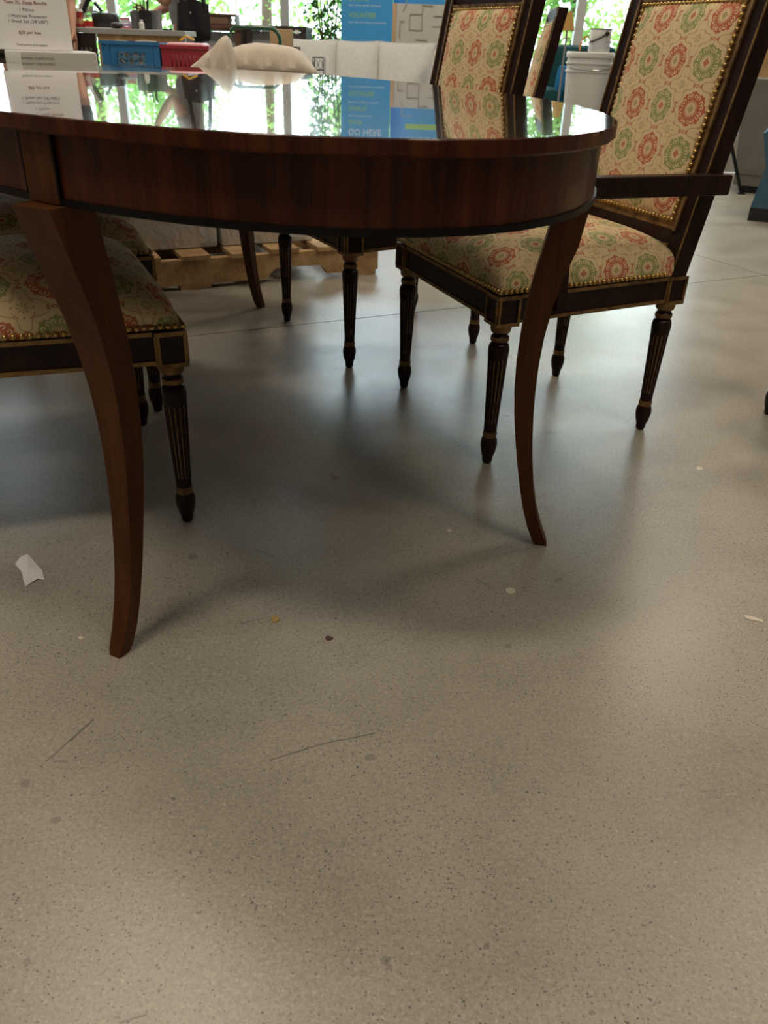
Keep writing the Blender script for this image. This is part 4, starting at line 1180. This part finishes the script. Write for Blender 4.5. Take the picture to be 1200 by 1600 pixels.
for y in (-0.03, 0.03): MB().tube([(-0.08, y, zb1 - 0.02), (-0.06, y, zb1 + 0.18), (0.0, y * 0.6, zb1 + 0.30), (0.06, y, zb1 + 0.18), (0.08, y, zb1 - 0.02)], 0.009, 6).build('strap', M['black_cloth'], bag, True)

# ---------------------------------------------------------------- desks, green hand truck, carton
def office_desk(x0, x1, Y, ztop, name, label, m):
    w = x1 - x0; t_ = thing(name, label, 'desk', ((x0 + x1) / 2, Y, 0))
    MB().box((0, 0.3, ztop - 0.02), (w, 0.62, 0.04), None, 0, 0.003).build('desk_top', m, t_)
    for sx in (-1, 1): MB().box((sx * (w / 2 - 0.03), 0.3, (ztop - 0.041) / 2), (0.05, 0.60, ztop - 0.041)).build('side_panel', m, t_)
    MB().box((0, 0.06, (ztop - 0.15) / 2 + 0.10), (w - 0.112, 0.02, ztop - 0.15)).build('modesty_panel', M['grey_panel'], t_)
    return t_
dA0, dA1 = at(383, 50, 8.75).x, at(479, 50, 8.75).x
dzA = at(430, 40, 8.75).z
d1 = office_desk(dA0, dA1, 8.75, dzA, 'office_desk', 'dark brown desk with grey back panel behind the green tube frame', M['dark_laminate'])
MB().box(((dA1 - dA0) / 2 - 0.09, -0.012, dzA - 0.045), (0.04, 0.002, 0.03)).build('price_tag', M['paper'], d1)
dB0, dB1 = at(300, 50, 8.6).x, at(373, 50, 8.6).x
d2 = office_desk(dB0, dB1 + 0.02, 8.6, at(350, 40, 8.6).z, 'office_desk', 'brown desk with a grey panel right of the black tote bag', M['brown_laminate'])
rk0, rk1 = at(330, 30, 8.72).x, at(371, 30, 8.72).x; rz0 = at(350, 40, 8.6).z; rzt = at(350, 22, 8.72).z
rk = thing('wooden_rack', 'small brown wooden rack with a lattice end on the brown desk', 'rack', ((rk0 + rk1) / 2, 8.74, rz0))
rw, rh = rk1 - rk0, rzt - rz0
MB().box((0, 0, 0.008), (rw, 0.2, 0.016)).build('shelf', M['brown_laminate'], rk)
MB().box((0, 0, rh - 0.008), (rw, 0.2, 0.016)).build('shelf', M['brown_laminate'], rk)
MB().box((-rw * 0.15, 0.0, rh / 2), (rw * 0.7, 0.18, rh - 0.033)).build('panel', mat('rack_panel', (0.16, 0.09, 0.055), 0.6), rk)
mb = MB(); 
for k in range(3):
    x0_ = rw / 2 - 0.075 + 0.025 * k; mb.bar((x0_, -0.09, 0.02), (x0_ + 0.025, -0.09, rh - 0.02), 0.006, 0.006); mb.bar((x0_ + 0.025, -0.09, 0.02), (x0_, -0.09, rh - 0.02), 0.006, 0.006)
mb.build('lattice', M['brown_laminate'], rk); MB().box((rw / 2 - 0.005, 0, rh / 2), (0.01, 0.2, rh - 0.033)).build('post', M['brown_laminate'], rk)
# hand truck
HY = 5.2; h0, h1 = at(357, 70, HY), at(438, 70, HY); hz = at(395, 43, HY).z
ht = thing('hand_truck', 'green tubular hand truck, its rounded handle rising behind the cream cushion', 'trolley', ((h0.x + h1.x) / 2, HY, 0))
hw = (h1.x - h0.x) / 2
pts = [(-hw, 0.0, 0.16), (-hw, 0.0, hz - 0.06)] + [(-hw + 0.06 - 0.06 * math.cos(a), 0, hz - 0.06 + 0.06 * math.sin(a)) for a in (0.4, 0.8, 1.2, 1.5)] + \
      [(hw - 0.06 + 0.06 * math.sin(a), 0, hz - 0.06 + 0.06 * math.cos(a)) for a in (0.07, 0.4, 0.8, 1.2)] + [(hw, 0.0, hz - 0.06), (hw, 0.0, 0.16)]
MB().tube(pts, 0.0105, 10).build('frame', M['green_tube'], ht, True)
for z in (0.3, 0.55): MB().tube([(-hw, 0, z), (hw, 0, z)], 0.009, 8).build('crossbar', M['green_tube'], ht, True)
MB().box((0, -0.1, 0.008), (2 * hw + 0.05, 0.2, 0.008)).build('toe_plate', M['green_tube'], ht)
MB().box((0, 0.0, 0.085), (2 * hw - 0.04, 0.01, 0.15)).build('base_plate', M['green_tube'], ht)
for sx in (-1, 1):
    w_ = MB(); pr = [(.03, -.02), (.085, -.02), (.095, -.012), (.095, .012), (.085, .02), (.03, .02)]; w_.lathe(pr, 24)
    o = w_.build('wheel', M['black_plastic'], ht, True); o.rotation_euler = (0, PI / 2, 0); o.location = (sx * (hw + 0.035), 0.05, 0.0955)
cb = at(440, 60, 7.1)
bxx = thing('cardboard_box', 'small tan cardboard box on a stool right of the green handle', 'box', (cb.x, 7.1, at(440, 72, 7.1).z))
MB().box((0, 0, 0.055), (0.16, 0.14, 0.11), None, 0, 0.003).build('body', M['cardboard'], bxx)
sl = thing('side_stool', 'plain stool hidden behind the sofa under the tan cardboard box', 'stool', (cb.x, 7.1, 0)); sz = at(440, 72, 7.1).z
MB().box((0, 0, sz - 0.0155), (0.26, 0.24, 0.03)).build('seat', M['brown_laminate'], sl)
for sx in (-1, 1):
    for sy in (-1, 1): MB().box((sx * .1, sy * .09, (sz - .031) / 2), (.03, .03, sz - .031)).build('leg', M['brown_laminate'], sl)

# ---------------------------------------------------------------- white sofa
SY = 8.0
s0, s1 = at(432, 70, SY).x, at(735, 70, SY).x
sofa = thing('sofa', 'long white sectional sofa by the windows with three back cushions', 'sofa', ((s0 + s1) / 2, SY, 0))
sw = s1 - s0
MB().box((0, 0.05, 0.22), (sw, 0.95, 0.32), None, 0, 0.04).build('base', M['sofa_cloth'], sofa, True)
MB().box((0, 0.46, 0.54), (sw, 0.16, 0.48), None, 0, 0.05).build('backrest', M['sofa_cloth'], sofa, True)
nC = 3; edges = [at(q, 90, SY + 0.1).x - (s0 + s1) / 2 for q in (436, 523, 590, 680)]
for i in range(nC):
    a, b = edges[i], edges[i + 1]
    MB().box(((a + b) / 2, -0.06, 0.47), (b - a - 0.006, 0.72, 0.19), None, 0, 0.05).build('seat_cushion', M['sofa_cloth'], sofa, True)
    me = pillow_mesh(b - a + 0.05, 0.50, 0.19, 0.05, i + 5); me.materials.clear(); me.materials.append(M['sofa_cloth'])
    o = link('back_cushion', me, sofa); o.location = ((a + b) / 2, 0.24 + 0.02 * i, 0.640); o.rotation_euler = (math.radians(80), 0, (0, 0.0, 0.06)[i])
MB().box((sw / 2 - 0.10, -0.10, 0.48), (0.20, 0.80, 0.42), None, 0, 0.06).build('armrest', M['sofa_cloth'], sofa, True)
MB().box((-sw / 2 + 0.02 - 0.02, -0.05, 0.40), (0.10, 0.85, 0.30), None, 0, 0.04).build('armrest', M['sofa_cloth'], sofa, True)
me = pillow_mesh(0.36, 0.40, 0.15, 0.05, 11); me.materials.clear(); me.materials.append(M['sofa_cloth'])
o = link('side_cushion', me, sofa); o.location = (edges[3] + 0.06, -0.02, 0.645); o.rotation_euler = (math.radians(82), 0, -1.1)
for sx in (-1, 1):
    for y in (-0.35, 0.45): MB().box((sx * (sw / 2 - 0.12), y, 0.03), (0.06, 0.06, 0.06)).build('foot', M['black_plastic'], sofa)
# small wire stand in front of the sofa
wq0, wq1 = at(489, 100, 4.6), at(505, 100, 4.6); wz1 = at(497, 90, 4.6).z
ws = thing('wire_stand', 'small black scrolled wire stand showing right of the cream cushion', 'stand', ((wq0.x + wq1.x) / 2, 4.6, 0)); ww = wq1.x - wq0.x
for sx in (-1, 1):
    for y in (0, 0.10): MB().tube([(sx * ww / 2, y, 0), (sx * ww / 2, y, wz1)], 0.0025, 6).build('leg', M['black_metal'], ws)
MB().tube([(-ww / 2, 0, wz1), (ww / 2, 0, wz1), (ww / 2, 0.1, wz1), (-ww / 2, 0.1, wz1)], 0.0025, 6, 0, True).build('top_frame', M['black_metal'], ws)
MB().tube([(-ww / 2, 0, wz1 - 0.055), (ww / 2, 0, wz1 - 0.055), (ww / 2, 0.1, wz1 - 0.055), (-ww / 2, 0.1, wz1 - 0.055)], 0.002, 6, 0, True).build('lower_frame', M['black_metal'], ws)
mb = MB()
for sx in (-1, 1): mb.tube([(sx * (0.002 + 0.010 * (1 - math.cos(a))), 0, wz1 - 0.03 + 0.018 * math.sin(a)) for a in [2 * PI * q / 14 for q in range(14)]], 0.0015, 5, 0, True)
mb.build('scroll', M['black_metal'], ws)

# ---------------------------------------------------------------- banner, panel, poster, plant
BYY = 9.1
b0, b1 = at(533, 40, BYY), at(613, 40, BYY); bw_ = b1.x - b0.x
ban = thing('banner', 'blue roll-up banner with green and white lettering, VOLUNTEER, by the window', 'banner', ((b0.x + b1.x) / 2, BYY, 0))
MB().box((0, 0, 0.995), (bw_, 0.004, 1.85)).build('sheet', M['banner_blue'], ban)
MB().box((0, 0.01, 0.035), (bw_ + 0.04, 0.16, 0.07), None, 0, 0.01).build('base', M['steel'], ban)
MB().box((0, 0.01, 1.93), (bw_ + 0.01, 0.03, 0.02)).build('top_rail', M['steel'], ban)
MB().bar((0, 0.03, 0.07), (0, 0.03, 1.92), 0.02, 0.02).build('pole', M['steel'], ban)
def bline(txt, z, size, m, w): lettering(txt, size, m, ban, Matrix.Translation((-bw_ / 2 + 0.075, -0.0028, z)) @ STAND, w, 'LEFT')
zz = lambda y: at(570, y, BYY).z
bline('VOLUNTEER', zz(28), 0.062, M['banner_green'], 0.265); bline('your time and help your community', zz(36.5), 0.024, M['banner_white'], 0.36)
bline('DONATE', zz(2), 0.062, M['banner_green'], 0.18); bline('your new or gently used items', zz(10), 0.024, M['banner_white'], 0.31)
bline('SHOP', zz(-22), 0.062, M['banner_green'], 0.14); bline('at our store', zz(-14), 0.024, M['banner_white'], 0.24)
bline('GO HERE', 1.42, 0.085, M['banner_white'], 0.34); bline('YOUR CHOICE', 1.54, 0.085, M['banner_white'], 0.40)
PY = 8.75
p0, p1 = at(612, 60, PY), at(717, 60, PY); pwid = p1.x - p0.x
pl = thing('door_panel', 'grey plaster panel with raised angular lines and a pale wood edge behind the sofa', 'panel', ((p0.x + p1.x) / 2, PY, 0))
ptop = 1.19
MB().box((0.0, 0, ptop / 2), (pwid - 0.075, 0.04, ptop)).build('slab', M['plaster'], pl)
for sx in (-1, 1): MB().box((sx * (pwid / 2 - 0.018), 0, ptop / 2), (0.036, 0.06, ptop)).build('edge_strip', M['pale_wood'], pl)
mb = MB()
def gl_(pts):
    for a, b in zip(pts[:-1], pts[1:]): mb.bar((a[0], -0.022, a[1]), (b[0], -0.022, b[1]), 0.008, 0.010, 0, Vector((0, 1, 0)))
xa = -pwid / 2 + 0.05; uz = lambda y: at(650, y, PY).z; ux = lambda x: at(x, 40, PY).x - (p0.x + p1.x) / 2
for pts in (((629, 18), (633, 10), (633, -8), (650, -8)), ((640, 22), (640, 47), (659, 47), (659, 8), (675, 8)), ((659, 22), (640, 22)), ((650, 62), (668, 62), (668, 75), (690, 75)), ((676, 24), (694, 24), (694, 4)),
            ((690, 62), (690, 40), (676, 40)), ((625, 60), (625, 34), (632, 34))):
    gl_([(ux(a), uz(b)) for a, b in pts])
mb.build('raised_lines', mat('groove_line', (0.36, 0.34, 0.31), 0.8), pl)
q0, q1 = at(612, 0, 9.3), at(740, 0, 9.3)
po = thing('poster', 'blue poster board with a white line of text standing above the grey panel', 'poster', ((q0.x + q1.x) / 2 + 0.02, 9.35, 0))
pw_ = q1.x - q0.x
MB().box((0, 0, 1.45), (pw_, 0.012, 0.90)).build('sheet', M['banner_blue'], po)
for sx in (-1, 1): MB().bar((sx * pw_ * 0.35, 0.02, 0.0), (sx * pw_ * 0.35, 0.02, 1.9), 0.02, 0.02).build('leg', M['steel'], po)
lettering('VOTRE DON ICI', 0.07, M['banner_white'], po, Matrix.Translation((0, -0.0068, 1.50)) @ STAND, pw_ * 0.75)
MB().box((0, -0.0065, 1.40), (pw_ * 0.6, 0.001, 0.05)).build('green_band', M['banner_green'], po)
# ficus in a pot
FQ = at(508, 40, 9.15)
fc = thing('potted_ficus', 'leafy green ficus in a dark pot between the window and the blue banner', 'plant', (FQ.x, 9.45, 0))
MB().lathe([(.11, 0), (.15, .28), (.155, .30), (.135, .30), (.13, .26)], 24).build('pot', M['terracotta'], fc, True)
for k in range(5):
    a = k * 1.257; MB().tube([(0.02 * math.cos(a), 0.02 * math.sin(a), 0.26), (0.05 * math.cos(a), 0.05 * math.sin(a), 0.7), (0.12 * math.cos(a + .4), 0.10 * math.sin(a + .4), 1.3), (0.20 * math.cos(a + .8), 0.15 * math.sin(a + .8), 1.8)], [.011, .009, .007, .004], 6).build('stem', M['bark'], fc, True)
def leaf_cloud(n, fn, L, W, rnd):
    mb = MB()
    for _ in range(n):
        p = fn(rnd); d = Vector((rnd.gauss(0, 1), rnd.gauss(0, 1), rnd.gauss(-0.3, 0.7))).normalized()
        sd = d.cross(Vector((rnd.gauss(0, 1), rnd.gauss(0, 1), rnd.gauss(0, 1)))).normalized(); l = L * rnd.uniform(.7, 1.3); w = W * rnd.uniform(.7, 1.3)
        nn_ = d.cross(sd) * (l * 0.12)
        mb.add([p, p + d * l * .5 + sd * w / 2 - nn_, p + d * l, p + d * l * .5 - sd * w / 2 - nn_], [(0, 1, 2), (0, 2, 3)])
    return mb
rf = random.Random(3)
def fpt(r):
    z = r.uniform(0.86, 2.1); R = 0.26 * math.sin(min(1, (z - 0.7) / 0.5) * PI / 2); a = r.uniform(0, 2 * PI); q = R * math.sqrt(r.random())
    return Vector((q * math.cos(a), q * math.sin(a) * .7, z))
stuff(leaf_cloud(520, fpt, 0.085, 0.035, rf).build('foliage', M['ficus'], fc))

# ---------------------------------------------------------------- right background: lamp, teal armchair, buckets, grey and blue seats
LY = 6.4
l0 = at(886, 48, LY); lamp_x = l0.x
fb = fl(857, 300)
lmp = thing('floor_lamp', 'slim floor lamp with a tan conical shade before the right window', 'lamp', (lamp_x, LY, 0))
zs0, zs1 = at(886, 48, LY).z, at(886, 18, LY).z
r0 = (at(897, 48, LY).x - at(874, 48, LY).x) / 2; r1 = r0 * 0.42
MB().lathe([(r0, zs0), (r1, zs1), (r1 - .003, zs1), (r0 - .003, zs0)], 28, cap=False).build('lamp_shade', M['lampshade'], lmp, True)
MB().lathe([(.007, 0.02), (.007, zs0 + 0.02)], 10).build('pole', M['steel'], lmp, True)
MB().lathe([(.13, 0), (.13, .012), (.05, .022), (.01, .03)], 28).build('base', M['steel'], lmp, True)
MB().lathe([(.028, zs0 - .045), (.03, zs0 - .040), (.012, zs0 - .036)], 16).build('collar', M['brass'], lmp, True)
TY = 7.2
t0_, t1_ = at(850, 100, TY).x, at(920, 100, TY).x
ta = thing('teal_armchair', 'dark teal armchair behind the lamp pole and bucket', 'armchair', ((t0_ + t1_) / 2 + 0.12, TY, 0))
tw = t1_ - t0_ + 0.30
zt0 = at(880, 70, TY).z
MB().box((0, 0, 0.24), (tw, 0.75, 0.34), None, 0, 0.04).build('base', M['teal_cloth'], ta, True)
MB().box((0, 0.30, 0.60), (tw, 0.16, zt0 - 0.36 - 0.24 + 0.30), None, 0, 0.06).build('backrest', M['teal_cloth'], ta, True)
MB().box((0, -0.05, 0.45), (tw - 0.24, 0.62, 0.10), None, 0, 0.03).build('seat_cushion', M['teal_cloth'], ta, True)
for sx in (-1, 1): MB().box((sx * (tw / 2 - 0.06), -0.04, 0.50), (0.12, 0.66, 0.22), None, 0, 0.05).build('armrest', M['teal_cloth'], ta, True)
for sx in (-1, 1):
    for y in (-0.3, 0.3): MB().box((sx * (tw / 2 - 0.08), y, 0.036), (0.05, 0.05, 0.07)).build('foot', M['black_plastic'], ta)
bb_ = at(879, 92, 6.95)
tag(MB().box((bb_.x, 6.95, 0.63), (0.07, 0.05, 0.255), Matrix.Rotation(0.12, 4, 'Y'), 0, 0.02).build('blue_cloth', M['bright_blue_cloth'], None, True), 'bright blue folded cloth standing on the teal armchair seat', 'cloth')
# buckets
BUY = 5.25
u0, u1 = at(886, 90, BUY).x, at(958, 90, BUY).x; ub = (u0 + u1) / 2; ur = (u1 - u0) / 2
uzt = at(922, 81, BUY).z
bs = uzt - 0.375
bk = thing('bucket', 'large white plastic pail with ribbed rim behind the armchair', 'bucket', (ub, BUY, bs))
MB().lathe([(ur * .83, 0), (ur * .95, .265), (ur * .95, .272), (ur * 1.0, .274), (ur * 1.0, .282), (ur * .955, .284), (ur * .96, .312), (ur * 1.01, .314), (ur * 1.01, .322), (ur * .965, .324), (ur * .97, .345)], 36).build('body', M['white_plastic'], bk, 50)
MB().lathe([(ur * 1.02, .3455), (ur * 1.03, .350), (ur * 1.03, .368), (ur * 0.99, .374), (ur * .93, .374), (ur * .92, .368)], 36).build('lid', M['white_plastic'], bk, 50)
MB().tube([(ur * 1.0 * math.sin(a), -ur * 1.015 * math.cos(a), 0.285 - 0.03 * math.cos(a) + 0.03) for a in [-1.2 + 2.4 * q / 16 for q in range(17)]], 0.003, 6).build('wire_handle', M['steel'], bk, True)
sb = thing('bucket_stand', 'low dark stand hidden behind the armchair, carrying the white pail', 'stand', (ub, BUY, 0))
MB().box((0, 0, bs - 0.0155), (0.5, 0.4, 0.03)).build('top', M['dark_laminate'], sb)
for sx in (-1, 1):
    for sy in (-1, 1): MB().box((sx * .22, sy * .17, (bs - .031) / 2), (.04, .04, bs - .031)).build('leg', M['dark_laminate'], sb)
c0_, c1_ = at(920, 70, BUY).x, at(953, 70, BUY).x; cr = (c1_ - c0_) / 2; ch_ = at(936, 43, BUY).z - at(936, 80, BUY).z
cn = thing('paint_can', 'white paint can with a black handle on top of the white pail', 'can', ((c0_ + c1_) / 2, BUY + 0.0, bs + 0.3745))
MB().lathe([(cr * .94, 0), (cr, .004), (cr, ch_ - .008), (cr * .97, ch_ - .006)], 28).build('body', M['white_plastic'], cn, 50)
MB().lathe([(cr * 1.01, ch_ - .0058), (cr * 1.01, ch_), (cr * .9, ch_ - .002)], 28).build('lid', M['grey_panel'], cn, 50)
MB().tube([(-cr * 1.0, -0.02, ch_ * .42), (-cr * .75, -cr * .82, ch_ * .48), (-cr * .2, -cr * 1.06, ch_ * .62), (cr * .30, -cr * 1.08, ch_ * .76)], 0.004, 8).ball((cr * .38, -cr * 1.06, ch_ * .79), 0.013, 10, 8).build('handle', M['black_plastic'], cn, True)
MB().lathe([(cr * 1.006, ch_ * .12), (cr * 1.006, ch_ * .5)], 28, cap=False).build('label_band', mat('can_label', (0.60, 0.61, 0.66), 0.5), cn, 50)
mb = MB(); rx = at(908, 70, BUY).x
pts = [(at(a, b, BUY - 0.03).x, BUY - 0.03, at(a, b, BUY - 0.03).z) for a, b in ((906, 79), (906, 74), (908, 67), (911, 61), (915, 58), (919, 57))]
pts[0] = (pts[0][0], pts[0][1], bs + 0.380)
tag(mb.tube(pts, 0.006, 8).build('rope_handle', M['orange_rope'], None, True), 'curved orange handle beside the paint can on the pail', 'handle')
# grey upholstered chair block
gy = 6.26
g0 = fl(1141, 299); 
gt = at(1165, 122, gy + 0.02).z
gr = thing('grey_armchair', 'taupe grey upholstered armchair by the plywood wall', 'armchair', (g0.x, gy, 0), -0.40)
vs, fs = [], []
gx0, gx1 = at(1145, 292, gy).x, at(1160, 124, gy).x; gx2 = gx1 + 0.9
gx0, gx1, gx2 = gx0 - g0.x, gx1 - g0.x, gx2 - g0.x; gyy = gy; gy = 0.0
prof = [(0.05, gx0), (0.55, gx0 + (gx1 - gx0) * 0.55), (gt - 0.05, gx1 + 0.0), (gt - 0.012, gx1 + 0.02), (gt, gx1 + 0.06)]
for y in (gy, gy + 0.75):
    for z, x in prof: vs.append(Vector((x, y, z)))
    vs.append(Vector((gx2, y, gt - 0.03))); vs.append(Vector((gx2, y, 0.05)))
n = len(prof) + 2; fs = [tuple(range(n)), tuple(reversed(range(n, 2 * n)))] + [(i, (i + 1) % n, n + (i + 1) % n, n + i) for i in range(n)]
mb = MB(); mb.add(vs, fs); mb.build('body', M['grey_velvet'], gr)
mb = MB(); mb.bar((gx0 + 0.02, gy - 0.002, 0.13), (gx2, gy - 0.002, 0.13), 0.012, 0.008); mb.build('seam', M['grey_velvet'], gr)
for x, y in ((gx0 + 0.12, gy + 0.08), (gx2 - 0.1, gy + 0.08), (gx0 + 0.12, gy + 0.65), (gx2 - 0.1, gy + 0.65)): MB().box((x, y, 0.025), (0.12, 0.08, 0.05)).build('foot', M['black_plastic'], gr)
# thin black pole
pr0 = fl(1146, 298); pr1 = at(1139, 215, 6.2)
rd = thing('metal_pole', 'thin black metal pole standing left of the grey armchair', 'pole', (pr0.x, 6.18, 0))
MB().tube([(0, 0, 0), (pr1.x - pr0.x, 0, pr1.z), (pr1.x - pr0.x - 0.012, 0, pr1.z + 0.35)], 0.012, 10).build('rod', M['black_metal'], rd, True)
MB().lathe([(.03, 0), (.03, .004), (.012, .008)], 16).build('foot', M['black_metal'], rd, True)
# blue velvet armchair
by_ = 5.08
bc = thing('blue_armchair', 'blue velvet armchair with a black base cut by the right edge', 'armchair', (fl(1172, 346).x, by_, 0), -0.42)
ba, bb2 = fl(1172, 346), at(1196, 200, by_)
bb2 = bb2 - ba + Vector((0, 0, 0)); ba = ba * 0; by_ = 0.0
prof = [(0.075, ba.x - 0.01), (0.30, ba.x + 0.02), (bb2.z - 0.03, bb2.x), (bb2.z, bb2.x + 0.04)]
vs = []
for y in (by_, by_ + 0.7):
    for z, x in prof: vs.append(Vector((x, y, z)))
    vs.append(Vector((ba.x + 0.85, y, bb2.z))); vs.append(Vector((ba.x + 0.85, y, 0.075)))
n = 6; fs = [tuple(range(n)), tuple(reversed(range(n, 2 * n)))] + [(i, (i + 1) % n, n + (i + 1) % n, n + i) for i in range(n)]
mb = MB(); mb.add(vs, fs); mb.build('body', M['blue_velvet'], bc)
MB().box((ba.x + 0.41, by_ + 0.35, 0.037), (0.84, 0.69, 0.074)).build('plinth', M['black_plastic'], bc)

# ---------------------------------------------------------------- outside: trees and parked cars
def tree(x, y, h, r, n, seed, label):
    rnd = random.Random(seed); t_ = thing('tree', label, 'tree', (x, y, -0.45), 0)
    MB().tube([(0, 0, 0), (0.05, 0, h * 0.35), (0.0, 0.1, h * 0.8)], [0.16, 0.12, 0.05], 8).build('trunk', M['bark'], t_, True)
    cl = [(Vector((rnd.uniform(-r, r) * .75, rnd.uniform(-r, r) * .5, rnd.uniform(h * .16, h))), r * rnd.uniform(.35, .6)) for _ in range(11)]
    def fn(q):
        c, rr_ = q.choice(cl); v = Vector((q.gauss(0, 1), q.gauss(0, 1), q.gauss(0, 1))).normalized() * rr_ * (q.random() ** .33); v = c + v; v.z = max(v.z, 0.15); return v
    stuff(leaf_cloud(n, fn, 0.15, 0.085, rnd).build('foliage', M['leaf'], t_))
for k, (x, y, h, r, n, lab) in enumerate(((-6.4, 19, 6.5, 2.0, 5200, 'bright green tree outside the window left of the price sign'), (-3.3, 14.5, 4.6, 1.5, 5200, 'bright green tree outside, behind the coffee cup and printer'),
        (-3.2, 22, 6.5, 2.0, 5200, 'green tree outside behind the cash desk window'), (-0.7, 27, 4.2, 1.6, 4500, 'low pale green tree outside, seen right of the tote bag'),
        (-0.3, 17.5, 3.0, 1.0, 3500, 'low green tree outside behind the ficus'), (3.0, 16.5, 5.5, 1.8, 6000, 'green tree outside behind the tan lamp'), (6.6, 19.0, 7.0, 2.2, 6000, 'tall green tree outside behind the paint can'), (1.6, 22.5, 5, 1.6, 5000, 'green tree outside between the two patterned chairs'))):
    tree(x, y, h, r, n, 20 + k, lab)
def car(x, y, m, label):
    t_ = thing('car', label, 'car', (x, y, -0.45), 0)
    prof = [(-2.1, .35), (-2.15, .6), (-1.95, .85), (-1.2, .95), (-.65, 1.38), (.75, 1.42), (1.45, .98), (2.0, .88), (2.1, .6), (2.05, .35)]
    mx = Matrix(((1, 0, 0, 0), (0, 0, 1, -0.85), (0, 1, 0, 0), (0, 0, 0, 1)))
    MB().prism(prof, 0, 1.7, 0, mx).build('body', m, t_)
    MB().prism([(-1.05, .98), (-.58, 1.33), (.68, 1.36), (1.22, 1.0)], -0.01, 1.72, 0, mx).build('windows', M['car_glass'], t_)
    for sx in (-1.3, 1.3):
        for sy in (-0.8, 0.8):
            o = MB().lathe([(.18, -.1), (.32, -.1), (.34, -.06), (.34, .06), (.32, .1), (.18, .1)], 20).build('wheel', M['black_plastic'], t_, True); o.rotation_euler = (PI / 2, 0, 0); o.location = (sx, sy, .341)
car(0.2, 13.4, M['car_paint'], 'blue car parked outside, seen low behind the ficus')
car(6.0, 13.4, M['car_paint_red'], 'red car parked outside, seen low behind the paint can')
